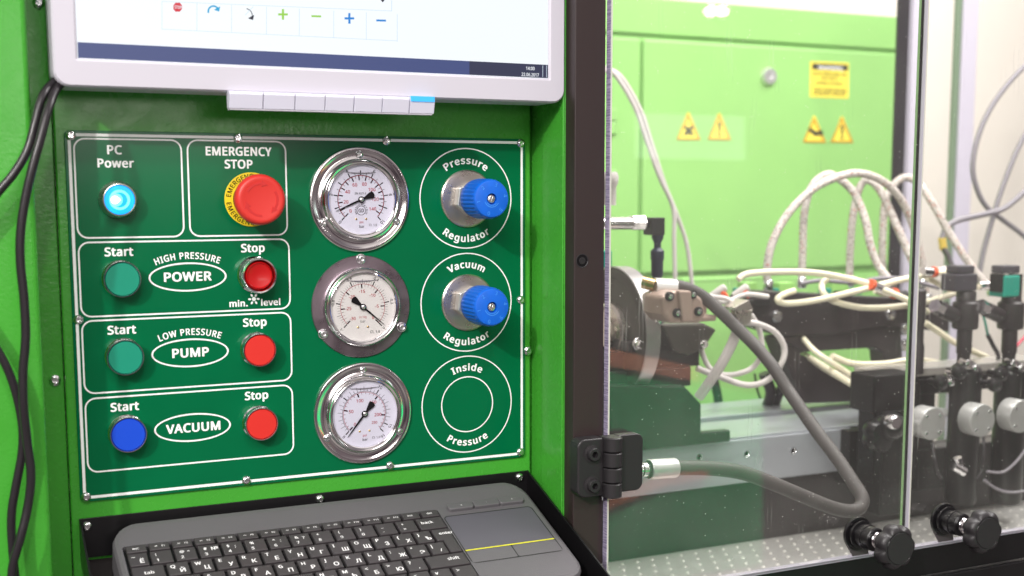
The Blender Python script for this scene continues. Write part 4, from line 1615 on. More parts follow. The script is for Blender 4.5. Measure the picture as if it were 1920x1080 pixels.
for px, py in ((1116, 853), (1116, 912)):
    q = P(px, py, -.0940)
    b = MB()
    b.lathe([(.0078, 0), (.0080, .0005), (.0068, .0007), (.0058, .0009), (.0057, .0048), (.0051, .0056), (.0032, .0056)], 32)
    b.f.pop(); b.mi.pop(); b.sm.pop()
    hexo = [(.0030 * math.cos(math.radians(60 * k)), .0030 * math.sin(math.radians(60 * k))) for k in range(6)]
    b.m = 1
    b.prism(hexo, -.0020, -.0024)
    b.m = 0
    vs = [(x, -.0055, z) for x, z in hexo] + [(x, -.0022, z) for x, z in hexo]
    b.add(vs, [(i, (i + 1) % 6, (i + 1) % 6 + 6, i + 6) for i in range(6)])
    n3 = 24
    cc = [(.0034 * math.cos(2 * PI * k / n3), .0034 * math.sin(2 * PI * k / n3)) for k in range(n3)]
    hh = []
    for k in range(n3):
        a = 2 * PI * k / n3
        s_ = (a % (PI / 3)) - PI / 6
        rr = .0030 * math.cos(PI / 6) / math.cos(s_)
        hh.append((rr * math.cos(a), rr * math.sin(a)))
    b.ring(cc, hh, -.00555)
    b.build('socket_screw', [M['blackp'], M['ink']], hg, loc=(q.x - hx, -.0885 + .08, q.z - 1.165))

# ================================================================== LATCH KNOBS


def latch(px, py, label):
    c = P(px, py, -.140)
    bx_ = P(px, py, -.140)
    t = thing('latch_knob', (c.x, DF, c.z), label, 'knob', 'lobed latch knobs on the clear doors')
    b = MB()
    b.lathe([(.0165, 0.0), (.0170, .0012), (.0165, .0035), (.0125, .0040), (.0125, .0060), (.0140, .0064), (.0140, .0085), (.0118, .0090)], 40)
    for k in range(4):
        a = PI / 4 + k * PI / 2
        b.lathe([(.0018, .0035), (.0018, .0048), (.0008, .0052)], 10, Matrix.Translation((.0142 * math.cos(a), 0, .0142 * math.sin(a))))
    b.build('mounting_flange', M['tray'], t)
    b = MB()
    b.lathe([(.0112, .0085), (.0112, .0150), (.0122, .0155), (.0122, .0180), (.0112, .0185), (.0116, .0190), (.0116, .0270), (.0105, .0280), (.006, .0280)], 40)
    b.build('barrel', M['tray'], t)
    b = MB()
    pts = []
    for i in range(66):
        a = 2 * PI * i / 15
        pts.append((.0066 * math.cos(a), -.0285 - .0125 * i / 65, .0066 * math.sin(a)))
    b.tube(pts, .0013, 8)
    b.lathe([(.0046, .027), (.0046, .042)], 20)
    b.build('spring', M['chrome'], t, fix=False)
    b = MB()

    def lobes(a, h):
        return 1.0 - 0.13 * (0.5 - 0.5 * math.cos(7 * a)) ** 2.2 if h < .0600 and h > .0455 else 1.0
    b.lathe([(.0105, .0400), (.0115, .0410), (.0115, .0452), (.0185, .0458), (.0215, .0475), (.0220, .0510), (.0215, .0560), (.0195, .0590), (.0168, .0600), (.0160, .0601), (.0156, .0596), (.0152, .0601), (.0005, .0603)], 140, rfun=lobes)
    b.build('lobed_grip', M['blackp'], t)
    b = MB()
    b.lathe([(.0150, .0600), (.0149, .0607), (.0005, .0608)], 40)
    b.build('centre_cap', M['blackp'], t)
    b = MB()
    b.prism([(-.013, -.010), (.013, -.006), (.016, DZ0 + .001 - c.z), (-.004, DZ0 + .001 - c.z)], .0006, -.0006)
    b.build('bracket_plate', M['bracket'], t)
    return t


latch(1688, 1029, 'black lobed latch knob at the lower right corner of the nearer clear door')
latch(1853, 1000, 'black lobed latch knob on the further clear door, at the far right')

# ================================================================== BACK CABINET SEEN THROUGH THE DOORS
YC = 1.2
bc = thing('rear_cabinet', (1.2, YC, 0), 'light green steel cabinet with closed doors standing behind the test bench', 'cabinet')
LB = Matrix.Translation((-1.2, -YC, 0))
cz1 = P(1400, 10, YC).z
cxr = P(1684, 300, YC).x
seam_z = P(1400, 80, YC).z
low_z = P(1500, 508, YC).z
xs_ = P(1200, 300, YC).x
b = MB()
b.box(.6, cxr, YC + .004, YC + .5, -.1, cz1, LB)
b.build('cabinet_body', M['green2'], bc)
b = MB()
b.box(.6, cxr, YC - .004, YC + .003, seam_z + .004, cz1, LB)
b.build('top_panel', M['green2'], bc, bevel=.003)
b = MB()
b.box(.6, xs_ - .004, YC - .004, YC + .003, low_z + .006, seam_z - .006, LB)
b.build('narrow_panel', M['green2'], bc, bevel=.003)
b = MB()
b.box(xs_ + .002, cxr - .012, YC - .008, YC + .003, low_z + .006, seam_z - .006, LB)
b.build('cabinet_door', M['green2'], bc, bevel=.004)
b = MB()
b.box(.6, cxr, YC - .004, YC + .003, P(1500, 800, YC).z - .2, low_z - .012, LB)
b.build('lower_panel', M['green2'], bc, bevel=.003)
for yy in (215, 240, 330):
    q = P(1150, yy, YC - .01)
    b = MB()
    b.box(q.x - .012, q.x + .008, YC - .012, YC - .004, q.z - .012, q.z + .012, LB)
    b.build('hinge_leaf', M['green2'], bc, bevel=.002)
q = P(1442, 143, YC - .012)
b = MB()
b.lathe([(.018, 0), (.018, .006), (.016, .010), (.006, .010), (.005, .006)], 32)
b.build('round_lock', M['sleeve'], bc, loc=(q.x - 1.2, -.008, q.z))


def ppoly(pts, Y):
    return [(P(x, y, Y).x, P(x, y, Y).z) for x, y in pts]


YK = YC - .0085


def sticker(pts, label, deco):
    cx = sum(p[0] for p in pts) / len(pts)
    cy = sum(p[1] for p in pts) / len(pts)
    c = P(cx, cy, YK)
    t = thing('warning_sticker', (c.x, YK, c.z), label, 'warning sticker', 'yellow warning stickers on the rear cabinet')
    L = Matrix.Translation((-c.x, -YK, -c.z))
    b = MB()
    b.prism(ppoly(pts, YK), YK, YK - .0006, L)
    b.build('sticker_face', M['sticker'], t, bevel=.0002)
    b = MB()
    deco(b, L, YK - .0012)
    b.build('print', [M['sticker_ink'], M['print'], M['sticker_rim']], t, fix=False)


def tri(cx, top, bot, hw):
    return [(cx - hw, bot), (cx - 2, top), (cx + 1, top), (cx + hw, bot + 1)]


def edge_tri(b, L, Y, cx, top, bot, hw):
    o3 = ppoly([(cx - hw, bot - .2), (cx - .5, top + .5), (cx + hw - .5, bot + .3)], Y)
    i3 = ppoly([(cx - hw + 5, bot - 3.2), (cx - .5, top + 9), (cx + hw - 5.5, bot - 2.7)], Y)
    b.m = 2
    b.ring(o3, i3, Y)
    b.m = 0
    b.v[-6:] = [L @ v for v in b.v[-6:]]


def d_label(b, L, Y):
    b.prism(ppoly([(1523, 118.5), (1590, 121.5), (1590, 133), (1523, 130)], Y), Y + .0003, Y, L)
    q = P(1533, 129, Y)
    q2 = P(1580, 129, Y)
    b.m = 1
    text_geo(b, 'WARNING', q.x, q2.x, q.z - .0005, .0075, Y - .0004, .02, L)
    b.m = 0
    for yy, xa, xb, s in ((140, 1523, 1588, 'HIGH PRESSURE OIL'), (149, 1540, 1572, 'DO NOT'), (158, 1530, 1580, 'OPEN COVER'), (170, 1525, 1588, 'STOP PUMP BEFORE'), (177, 1525, 1585, 'SERVICE WORK')):
        q, q2 = P(xa, yy, Y), P(xb, yy, Y)
        text_geo(b, s, q.x, q2.x, q.z, .0062, Y, 0.02, L)


sticker([(1518, 182), (1519, 115), (1592, 118), (1591, 185)], 'square yellow warning label with a black heading bar on the rear cabinet door', d_label)


def d_x(b, L, Y):
    edge_tri(b, L, Y, 1291, 212, 262, 23)
    b.prism(ppoly([(1282, 239), (1287, 235), (1301, 251), (1296, 255)], Y), Y + .0003, Y, L)
    b.prism(ppoly([(1301, 239), (1296, 235), (1282, 251), (1287, 255)], Y), Y + .0002, Y - .0001, L)


def d_bang(cx, top, bot):
    def f(b, L, Y):
        edge_tri(b, L, Y, cx, top, bot, 22)
        b.prism(ppoly([(cx - 2.6, top + 17), (cx + 2.6, top + 17), (cx + 1.6, bot - 13), (cx - 1.6, bot - 13)], Y), Y + .0003, Y, L)
        b.prism(ppoly([(cx - 2.4, bot - 11), (cx + 2.4, bot - 11), (cx + 2.4, bot - 6), (cx - 2.4, bot - 6)], Y), Y + .0003, Y, L)
    return f


def d_hand(b, L, Y):
    edge_tri(b, L, Y, 1527, 219, 267, 22)
    b.prism(ppoly([(1514, 243), (1519, 239), (1531, 247), (1541, 243), (1544, 253), (1528, 255)], Y), Y + .0003, Y, L)


sticker(tri(1291, 211, 262, 23), 'triangular warning sticker with a crossed symbol, leftmost of four on the rear cabinet', d_x)
sticker(tri(1349, 212, 262, 22), 'triangular warning sticker with an exclamation mark just right of the crossed one', d_bang(1349, 212, 262))
sticker(tri(1527, 217, 267, 22), 'triangular warning sticker showing a struck hand below the square label', d_hand)
sticker(tri(1579, 218, 267, 21), 'triangular warning sticker with an upright mark, rightmost of four on the rear cabinet', d_bang(1579, 218, 267))


def fbox(b, xl, yt, xr, yb, Y, depth, T=None):
    """box whose front face spans the given directions of view on the plane Y, going depth back"""
    a, c = P(xl, yt, Y), P(xr, yb, Y)
    za = (P(xl, yt, Y).z + P(xr, yt, Y).z) / 2
    zc = (P(xl, yb, Y).z + P(xr, yb, Y).z) / 2
    b.box(a.x, c.x, Y, Y + depth, min(za, zc), max(za, zc), T)


def single(name, b, m, label, cat, group=None, **k):
    o = b.build(name, m, **k)
    return tag(o, label, cat, group)


b = MB()
q = P(1675, 300, .75)
q2 = P(1701, 300, .75)
b.box(q.x, q2.x, .75, .756, .6, 2.0)
single('rear_black_post', b, M['rear_black'], 'black upright post standing beside the right edge of the rear green cabinet', 'post', bevel=.002)
b = MB()
q, q2 = P(1703, 300, .74), P(1716, 300, .74)
b.box(q.x, q2.x, .74, .77, .6, 2.0)
single('rear_pale_post', b, M['alu_white'], 'slim pale post right behind the gap between the clear doors', 'post', bevel=.001)
b = MB()
q, q2 = P(1800, 200, .9), P(1828, 200, .9)
b.box(q.x, q2.x, .9, .91, .6, 2.2)
b.m = 1
q3 = P(1788, 200, .9)
b.box(q3.x, q.x - .001, .903, .91, .6, 2.2)
single('aluminium_upright', b, [M['alu_white'], mat('green_gasket', srgb(108, 128, 104), .5)], 'pale aluminium upright with a green gasket along one side, before the cream wall', 'post', bevel=.002)

# ================================================================== BENCH: BED, DRIP TRAY
ZF = P(1440, 1010, .26).z
b = MB()
b.box(.535, 1.75, -.069, .26, ZF - .004, ZF)
o = single('drip_tray', b, mat('drip_tray_steel', (0.44, 0.43, 0.41, 1), .42, .4, bump=.1, bscale=120, rvar=.1), 'grey steel drip tray floor covered with rows of raised dimples', 'tray')
# dimples: rows of small domes
b = MB()
row = 0
y = -.062
while y < .255:
    x = .52 + (.0105 if row % 2 else 0)
    while x < 1.7:
        vs = [(x, y, ZF + .0016)]
        for (r_, h_) in ((.0013, .0013), (.0024, 0)):
            vs += [(x + r_ * math.cos(k * PI / 3), y + r_ * math.sin(k * PI / 3), ZF + h_) for k in range(6)]
        fs = [(0, 1 + k, 1 + (k + 1) % 6) for k in range(6)] + [(1 + k, 7 + k, 7 + (k + 1) % 6, 1 + (k + 1) % 6) for k in range(6)]
        b.add(vs, fs, None, True)
        x += .021
    y += .0205
    row += 1
dm = b.build('dimple', mat('bright_dimple', (0.72, 0.70, 0.66, 1), .3, .4), o)
dm['kind'] = 'stuff'
b = MB()
b.box(.50, 1.75, .265, .275, ZF - .004, 1.055)
single('bench_front_panel', b, M['black_mech'], 'dark steel panel under the aluminium bed, behind the drip tray', 'panel')
# bed
za = P(1373, 825, .25).z
bed = thing('machine_bed', (.6, .25, za), 'long aluminium bed of the test bench with a slot along its top', 'machine bed')
LA = Matrix.Translation((-.6, -.25, -za))
zlow = P(1400, 905, .25).z
xe = P(1596, 850, .25).x
b = MB()
b.box(.56, xe, .25, .262, zlow, za - .0005, LA)
b.build('front_face', M['alu'], bed, bevel=.0016)
b = MB()
b.box(.56, 1.30, .2535, .355, za, za + .002, LA)
b.box(.56, 1.30, .372, .46, za, za + .006, LA)
b.box(.56, 1.30, .3555, .3715, za - .006, za - .004, LA)
b.box(.56, 1.30, .366, .3715, za - .004, za + .006, LA)
b.build('top_face', M['alu'], bed, bevel=.0006)
for px, py in ((1311, 857), (1400, 851), (1487, 845)):
    q = P(px, py, .25)
    b = MB()
    b.lathe([(.0045, -.001), (.0045, .0006), (.0036, .0006), (.0032, .0002)], 20)
    b.m = 1
    b.lathe([(.0032, 0), (.0030, .0003)], 16)
    b.build('bolt_hole', [M['zinc'], M['ink']], bed, loc=(q.x - .6, 0, q.z - za))

# ================================================================== PUMP DRIVE
YD_ = .30
dc = P(1148, 622, YD_)
drv = thing('coupling_disc', dc, 'large round steel coupling disc standing upright just behind the black post', 'coupling')
A_ = Vector((0, -1, 0)).rotation_difference(Vector((-1, 0, 0))).to_matrix().to_4x4()
b = MB()
b.lathe([(.077, -.014), (.0775, -.012), (.0775, .0), (.076, .001), (.066, .0015), (.0655, .0008), (.001, .0008)], 72, A_)
b.build('disc', M['pump'], drv)
b = MB()
b.lathe([(.0790, -.020), (.0800, -.019), (.0800, -.0005), (.0785, .0)], 72, A_)
b.f.pop(); b.mi.pop(); b.sm.pop()
b.build('rim', M['rimm'], drv)
b = MB()
b.lathe([(.036, .001), (.036, .006), (.032, .008), (.030, .004), (.018, .004), (.017, .014), (.002, .014)], 48, A_)
b.build('hub', M['steel'], drv)
b = MB()
fbox(b, 1140, 612, 1262, 690, .33, .06)
single('pump_block', b, M['black_mech'], 'dark pump housing block below the clamp, to the right of the coupling disc', 'pump housing', bevel=.004)
q = P(1198, 645, .24)
b = MB()
b.lathe([(.0085, 0), (.0085, .002), (.007, .003)], 24)
b.prism([(.0065 * math.cos(math.radians(60 * k + 10)), .0065 * math.sin(math.radians(60 * k + 10))) for k in range(6)], 0, -.010)
single('hex_bolt', b, M['chrome'], 'bright hexagon bolt head low on the dark pump block', 'bolt', loc=(q.x, q.y, q.z), bevel=.0006)
b = MB()
fbox(b, 1182, 640, 1212, 662, .245, .09)
fbox(b, 1140, 655, 1312, 692, .27, .06)
fbox(b, 1134, 692.5, 1296, 730, .262, .05)
single('mounting_bracket', b, M['black_mech'], 'dark mounting foot that carries the pump block', 'bracket', bevel=.002)

cl = thing('pump_clamp', P(1285, 580, .17), 'cast grey clamp block with four socket screws in front of the pump', 'clamp')
CI_ = Matrix.Translation(-P(1285, 580, .17))
b = MB()
b.prism(ppoly([(1240, 556), (1262, 546), (1300, 546), (1318, 560), (1324, 590), (1314, 606), (1256, 606), (1244, 590)], .17), .215, .17, CI_)
b.build('clamp_body', M['clamp'], cl, bevel=.004, bseg=3)
b = MB()
b.prism(ppoly([(1272, 545), (1296, 545), (1299, 604), (1280, 604)], .165), .172, .164, CI_)
b.build('clamp_rib', M['clamp'], cl, bevel=.002)
for px, py in ((1257, 556), (1300, 552), (1271, 587), (1311, 584)):
    q = P(px, py, .167)
    b = MB()
    b.lathe([(.0052, 0), (.0052, .004), (.0045, .0045)], 20)
    b.m = 1
    b.lathe([(.003, .003), (.003, .0055), (.0015, .0058)], 16)
    b.build('socket_screw', [M['ink'], M['zinc']], cl, loc=tuple(CI_ @ Vector((q.x, .171, q.z))))
b = MB()
b.prism(ppoly([(1240, 608), (1320, 606), (1345, 618), (1320, 655), (1290, 668), (1262, 660)], .26), .33, .26)
single('lower_housing', b, M['pump'], 'dark angular housing hanging under the cast clamp block', 'housing', bevel=.003)
b = MB()
b.prism(ppoly([(1376, 577), (1404, 562), (1413, 580), (1388, 587)], .2), .225, .2)
b.prism(ppoly([(1380, 588), (1412, 581), (1408, 606), (1386, 612)], .204), .22, .204)
single('steel_bracket', b, M['steel'], 'small bent steel bracket at the end of the dark rail, right of the clamp', 'bracket', bevel=.001)
b = MB()
b.prism(ppoly([(1134, 722), (1284, 724), (1315, 757), (1315, 811), (1370, 806), (1370, 828), (1134, 853)], .235), .247, .235)
single('pump_support', b, M['black_mech'], 'dark chamfered support plate standing on the left end of the aluminium bed', 'support plate', bevel=.002)

# chrome fitting top left with black elbow
ft = thing('pipe_fitting', P(1200, 425, .3), 'chromed pipe and nut screwed into a black elbow above the coupling disc', 'pipe fitting')
FI = Matrix.Translation(-P(1200, 425, .3))
b = MB()
b.tube(PY([(1120, 419, .3), (1183, 419, .3)]), .0078, 20)
b.build('pipe', M['chrome'], ft, fix=False)
ft.children[0].location = -P(1200, 425, .3)
b = MB()
T = FI @ axisT(P(1183, 418, .3), (1, 0, 0))
b.prism([(.0100 * math.cos(math.radians(60 * k)), .0100 * math.sin(math.radians(60 * k))) for k in range(6)], 0, -.018, T)
b.build('pipe_nut', M['chrome'], ft, bevel=.001)
b = MB()
fbox(b, 1206, 412, 1228, 426, .295, .012, FI)
fbox(b, 1222, 408, 1247, 441, .29, .02, FI)
b.build('elbow', M['blackp'], ft, bevel=.001)
b = MB()
q = P(1233, 440, .298)
b.lathe([(.0075, 0), (.0075, .004), (.0045, .010), (.0045, .016), (.0085, .020), (.0085, .030), (.0075, .032), (.0075, .050), (.0055, .053), (.0065, .066), (.0065, .076)], 24, FI @ axisT(q, (0, 0, -1)))
b.build('plug', M['navy'], ft)
b = MB()
b.lathe([(.0085, 0), (.0085, .022), (.0105, .026), (.0115, .034), (.009, .040)], 24, axisT(P(1142, 385, .3), (0, 0, 1)))
single('white_valve_cap', b, M['cable_w'], 'pale rounded cap peeping out from behind the post above the pipe fitting', 'cap')
b = MB()
fbox(b, 1130, 470, 1148, 502, .4, .03)
single('teal_connector', b, M['tealp'], 'teal connector barely visible behind the post edge', 'connector', bevel=.002)

# the long rubber hose
hose = thing('rubber_hose', P(1240, 540, .2), 'thick dark rubber hose bent back sharply to a bright sleeve beside the hinge', 'hose')
HO = -P(1240, 540, .2)


def hb(name, b, m):
    o = b.build(name, m, hose, fix=False)
    o.location = HO
    return o


b = MB()
b.tube(smooth_path(PY([(1262, 534, .20), (1290, 541, .195), (1318, 556, .19), (1348, 582, .18), (1378, 611, .17), (1415, 647, .15), (1447, 685, .12), (1475, 728, .10), (1497, 760, .08), (1532, 810, .05), (1570, 860, .02), (1600, 905, -.005), (1617, 934, -.02), (1611, 953, -.025), (1590, 958, -.028), (1558, 951, -.03), (1510, 932, -.03), (1445, 905, -.03), (1390, 886, -.03), (1330, 878, -.03), (1266, 877, -.03)]), 8), [.0072] * 400, 18)
b.v = b.v
hb('hose_body', b, M['hose'])
b = MB()
b.tube(PY([(1227, 538, .205), (1266, 540, .199)]), .0105, 20)
hb('crimped_sleeve', b, M['sleeve'])
b = MB()
b.tube(PY([(1205, 529, .215), (1228, 535, .205)]), .0075, 16)
hb('brass_nipple', b, M['brass'])
b = MB()
s0, s1 = P(1216, 880, -.03), P(1268, 877, -.03)
dd = (s1 - s0).normalized()
b.lathe([(.0088, 0), (.0095, .0008), (.0096, .0285), (.0090, .0300)], 32, axisT(s0, dd))
hb('crimped_sleeve', b, M['sleeve'])
b = MB()
b.lathe([(.0055, 0), (.0055, .004), (.0068, .0045), (.0068, .009), (.006, .010), (.006, .0125)], 24, axisT(s0 - dd * .012, dd))
hb('hose_coupling', b, M['chrome'])

# dark beam and carriage plates of the bench
bm_ = thing('injector_rail_beam', P(1550, 600, .34), 'dark steel beam with openings that runs behind the hoses across the bench', 'beam')
BI = Matrix.Translation(-P(1550, 600, .34))
b = MB()
b.prism(ppoly([(1400, 556), (1436, 546), (1700, 560), (1780, 566), (1780, 622), (1655, 612), (1560, 628), (1470, 630), (1405, 612)], .34), .38, .34, BI)
b.build('upper_bar', M['black_mech'], bm_, bevel=.002)
b = MB()
b.prism(ppoly([(1455, 632), (1510, 627), (1650, 613), (1690, 608), (1694, 700), (1660, 700), (1656, 660), (1640, 652), (1510, 660)], .345), .375, .345, BI)
b.build('cross_bar', M['black_mech'], bm_, bevel=.002)
b = MB()
b.prism(ppoly([(1455, 634), (1510, 660), (1500, 664), (1560, 690), (1640, 712), (1640, 752), (1506, 757)], .35), .38, .35, BI)
b.build('lower_plate', M['black_mech'], bm_, bevel=.002)
for px, py in ((1459, 594), (1672, 590), (1700, 618), (1700, 648)):
    q = P(px, py, .335)
    b = MB()
    b.lathe([(.0085, 0), (.0085, .003), (.0075, .005), (.003, .0055)], 24)
    b.build('rail_bolt', M['zinc'], bm_, loc=tuple(BI @ Vector((q.x, .34, q.z))))
b = MB()
for i in range(6):
    q = P(1412 + i * 6, 566, .335)
    b.lathe([(.0042, 0), (.0042, .008)], 16, BI @ Matrix.Translation((q.x, .34, q.z)))
b.build('cable_gland', M['blackp'], bm_)
b = MB()
fbox(b, 1282, 521, 1440, 527, .9, .05)
single('cabinet_ledge', b, M['green2'], 'pale green ledge crossing the foot of the rear cabinet doors', 'ledge', bevel=.002)
for i, (px, w_) in enumerate(((1398, 22), (1462, 28), (1560, 30), (1618, 24))):
    b = MB()
    fbox(b, px, 530, px + w_, 548, .42, .02)
    b.m = 1
    fbox(b, px - 9, 541, px - 1, 552, .415, .02)
    single('terminal_block', b, [mat('terminal_green', srgb(150, 205, 110), .5), M['tealp']] if i == 0 else [tb_, M['tealp']], ('leftmost', 'second', 'third', 'rightmost')[i] + ' of the four light green terminal blocks on top of the dark beam', 'terminal block', 'terminal blocks on the beam', bevel=.001)
    if i == 0:
        tb_ = bpy.data.materials['terminal_green']

# ================================================================== HOSES, TUBES AND CABLES IN THE BENCH
BG = 'braided hoses arching over the bench'


def braid(pts, label, r=.0059):
    t = thing('braided_hose', P(*pts[0]), label, 'hose', BG)
    b = MB()
    b.tube(smooth_path(PY(pts), 8), r, 12)
    o = b.build('braided_sleeve', M['braid'], t, fix=False)
    o.location = -P(*pts[0])
    for e in (0, -1):
        p = P(*pts[e])
        if pts[e][0] < 1900:
            b = MB()
            b.lathe([(.006, -.004), (.0075, -.002), (.0075, .010), (.006, .012)], 12, axisT(p - P(*pts[0]) + Vector((0, 0, .004)), (0, 0, -1)))
            b.build('end_ferrule', M['zinc'], t)


braid([(1440, 535, .42), (1438, 505, .42), (1448, 455, .42), (1478, 400, .42), (1520, 358, .42), (1562, 335, .42), (1610, 325, .42), (1655, 340, .42), (1690, 375, .42), (1714, 430, .42), (1730, 500, .42), (1738, 560, .42)], 'widest braided hose, leftmost at its foot, arching over to the door gap')
braid([(1503, 530, .46), (1505, 470, .46), (1508, 400, .46), (1522, 350, .46), (1548, 328, .46), (1568, 332, .46), (1600, 360, .44), (1622, 410, .42), (1632, 460, .41), (1648, 500, .40), (1672, 530, .38)], 'braided hose rising straight beside the first arch then dropping through the middle')
braid([(1593, 528, .47), (1594, 470, .47), (1600, 400, .47), (1612, 352, .47), (1628, 338, .46), (1652, 360, .44), (1682, 425, .42), (1710, 488, .40), (1730, 530, .39)], 'braided hose with a bright lower nut, third from the left, falling to the door gap')
braid([(1654, 525, .48), (1655, 440, .48), (1662, 370, .48), (1690, 335, .47), (1718, 340, .46), (1745, 375, .44), (1782, 440, .42), (1822, 500, .40), (1860, 545, .38)], 'braided hose rising by the black post and running far down to the right')

TG = 'pale silicone tubes around the injectors'


def tube_(pts, label, r=.0042, m='tube'):
    cable('silicone_tube', PY(pts), r, M[m], label, 'tube', TG, 8, 10)


tube_([(1384, 524, .25), (1400, 514, .25), (1450, 510, .25), (1520, 511, .25), (1580, 520, .25), (1630, 533, .24), (1700, 562, .22), (1740, 585, .22)], 'uppermost pale tube sweeping right from above the clamp to the door gap')
tube_([(1490, 545, .27), (1470, 552, .27), (1458, 562, .26), (1475, 569, .26), (1530, 563, .25), (1600, 547, .24), (1680, 527, .24), (1720, 519, .24), (1800, 505, .25)], 'pale tube that curls back on itself and climbs right to a silver connector')
tube_([(1552, 522, .27), (1541, 534, .27), (1546, 552, .26), (1570, 567, .25), (1620, 577, .25), (1680, 575, .25), (1740, 565, .25), (1790, 550, .26)], 'pale tube hanging in a shallow loop below the other two')
tube_([(1466, 600, .42), (1500, 628, .36), (1530, 660, .3), (1590, 700, .28), (1650, 745, .27)], 'straight pale tube entering behind the dark beam plate', .004)
tube_([(1485, 650, .42), (1530, 678, .33), (1590, 715, .26), (1660, 760, .25)], 'upper of two pale tubes slanting down to the black block', .0045)
tube_([(1490, 652, .42), (1545, 690, .32), (1600, 722, .24), (1665, 765, .23)], 'lower of two pale tubes slanting down to the black block', .0045)
tube_([(1560, 668, .3), (1600, 682, .3), (1660, 682, .3), (1720, 675, .3), (1800, 690, .3), (1880, 710, .3)], 'pale tube running level behind the black block and injectors', .0045)
tube_([(1734, 605, .3), (1760, 622, .3), (1795, 645, .3), (1850, 670, .3)], 'short pale tube sloping down behind the first injector', .0045)
tube_([(1745, 715, .3), (1780, 732, .3), (1810, 740, .3)], 'pale tube between the black block and the first injector holder', .005)
tube_([(1838, 700, .3), (1870, 722, .3), (1900, 730, .3)], 'pale tube between the two injector holders', .005)
tube_([(1738, 520, .26), (1765, 535, .26), (1792, 548, .26)], 'short pale tube just right of the door gap sloping to the injector', .004)
tube_([(1300, 546, .25), (1335, 556, .24), (1362, 560, .23), (1384, 572, .22)], 'thin grey tube arching from the clamp to the small steel bracket', .003, 'cable_w')
tube_([(1312, 632, .28), (1318, 665, .28), (1336, 695, .27), (1370, 703, .26), (1410, 690, .25), (1428, 660, .24), (1424, 620, .24), (1408, 590, .24)], 'thin white tube looping under the clamp back up to the bracket', .0035, 'cable_w')
tube_([(1306, 690, .27), (1345, 705, .26), (1400, 722, .24), (1440, 712, .23), (1466, 680, .22), (1470, 650, .22), (1452, 622, .22), (1420, 607, .22), (1396, 605, .22)], 'larger grey tube ring hanging below the black hose', .0038, 'cable_w')
tube_([(1385, 612, .2), (1370, 650, .21), (1345, 695, .22), (1310, 745, .24)], 'shiny straight tube slanting down left from the bracket to the bed', .0062, 'cable_w')
tube_([(1135, 132, .6), (1155, 142, .6), (1190, 200, .6), (1212, 262, .6), (1236, 330, .6), (1262, 390, .6), (1264, 450, .6), (1266, 530, .6)], 'left one of two pale cables hanging from the top left behind the clear door', .0034, 'cable_w')
tube_([(1135, 126, .62), (1165, 145, .62), (1200, 205, .62), (1220, 265, .62), (1246, 345, .62), (1270, 405, .62), (1288, 460, .62), (1298, 535, .62)], 'right one of two pale cables hanging from the top left behind the clear door', .0034, 'cable_w')
tube_([(1960, 95, .5), (1915, 130, .5), (1865, 190, .5), (1836, 250, .5), (1824, 310, .5), (1832, 355, .5), (1850, 388, .5), (1880, 412, .5), (1915, 438, .5), (1950, 470, .5)], 'pale cable curving down along the cream wall at the far right', .0042, 'cable_g')
tube_([(1945, 215, .5), (1910, 275, .5), (1880, 350, .5), (1858, 420, .5), (1842, 480, .5), (1832, 540, .5)], 'darker grey cable running diagonally across the cream wall', .0042, 'cable_g')
tube_([(1950, 330, .48), (1915, 365, .48), (1880, 392, .48), (1840, 403, .48), (1800, 412, .48), (1776, 425, .48), (1766, 448, .48)], 'pale cable turning down into a yellow sleeve', .0048, 'cable_g')
b = MB()
b.tube(PY([(1766, 446, .48), (1769, 468, .48)]), .0062, 12)
single('yellow_sleeve', b, M['cream'], 'small yellow sleeve on the end of the pale cable beside the upright', 'sleeve', fix=False)
b = MB()
b.tube(smooth_path(PY([(1769, 466, .48), (1778, 482, .46), (1784, 498, .44), (1800, 515, .4)])), .0048, 10)
single('black_lead', b, M['rubber'], 'short black lead below the yellow sleeve', 'cable', fix=False)
for (pts, lb) in (([(1748, 830, .16), (1752, 860, .15), (1758, 885, .15), (1766, 897, .15)], 'thin dark wire hanging below the left injector disc'),
                  ([(1844, 820, .16), (1845, 850, .15), (1842, 880, .15), (1832, 898, .15)], 'thin dark wire hanging below the right injector disc'),
                  ([(1845, 900, .15), (1870, 917, .15), (1900, 923, .15), (1950, 915, .15)], 'thin grey wire sagging towards the right edge'),
                  ([(1850, 884, .16), (1880, 885, .16), (1905, 866, .16), (1925, 840, .16)], 'thin grey wire curling up at the right edge'),
                  ([(1415, 700, .5), (1420, 730, .5), (1432, 765, .5)], 'black wire hanging before the lower green panel')):
    cable('thin_wire', PY(pts), .0018, M['cable_g'] if 'grey' in lb else M['rubber'], lb, 'wire', 'thin wires in the bench', 6, 6)

# orange clips and metal connectors on the tubes
for (xa, ya, xb, yb, lb) in ((1637, 535, 1673, 549, 'silver tube connector between orange clips left of the door gap'), (1730, 508, 1748, 510, 'silver tube connector with an orange clip right of the door gap'), (1835, 536, 1858, 534, 'silver tube connector with an orange clip beside the teal injector')):
    t = thing('tube_connector', P(xa, ya, .235), lb, 'tube connector', 'silver tube connectors with orange clips')
    b = MB()
    b.tube(PY([(xa, ya, .235), (xb, yb, .235)]), .0058, 14)
    o = b.build('connector_body', M['chrome'], t, fix=False)
    o.location = -P(xa, ya, .235)
    for (x_, y_) in (((xa - 3, ya - 1), (xb + 3, yb + 1)) if xa < 1700 else ((xb + 3, yb),)):
        b = MB()
        p = P(x_, y_, .235)
        d = (P(xb, yb, .235) - P(xa, ya, .235)).normalized()
        b.tube([p - d * .0025, p + d * .0025], .0072, 14)
        o = b.build('orange_clip', M['orange'], t, fix=False)
        o.location = -P(xa, ya, .235)
b = MB()
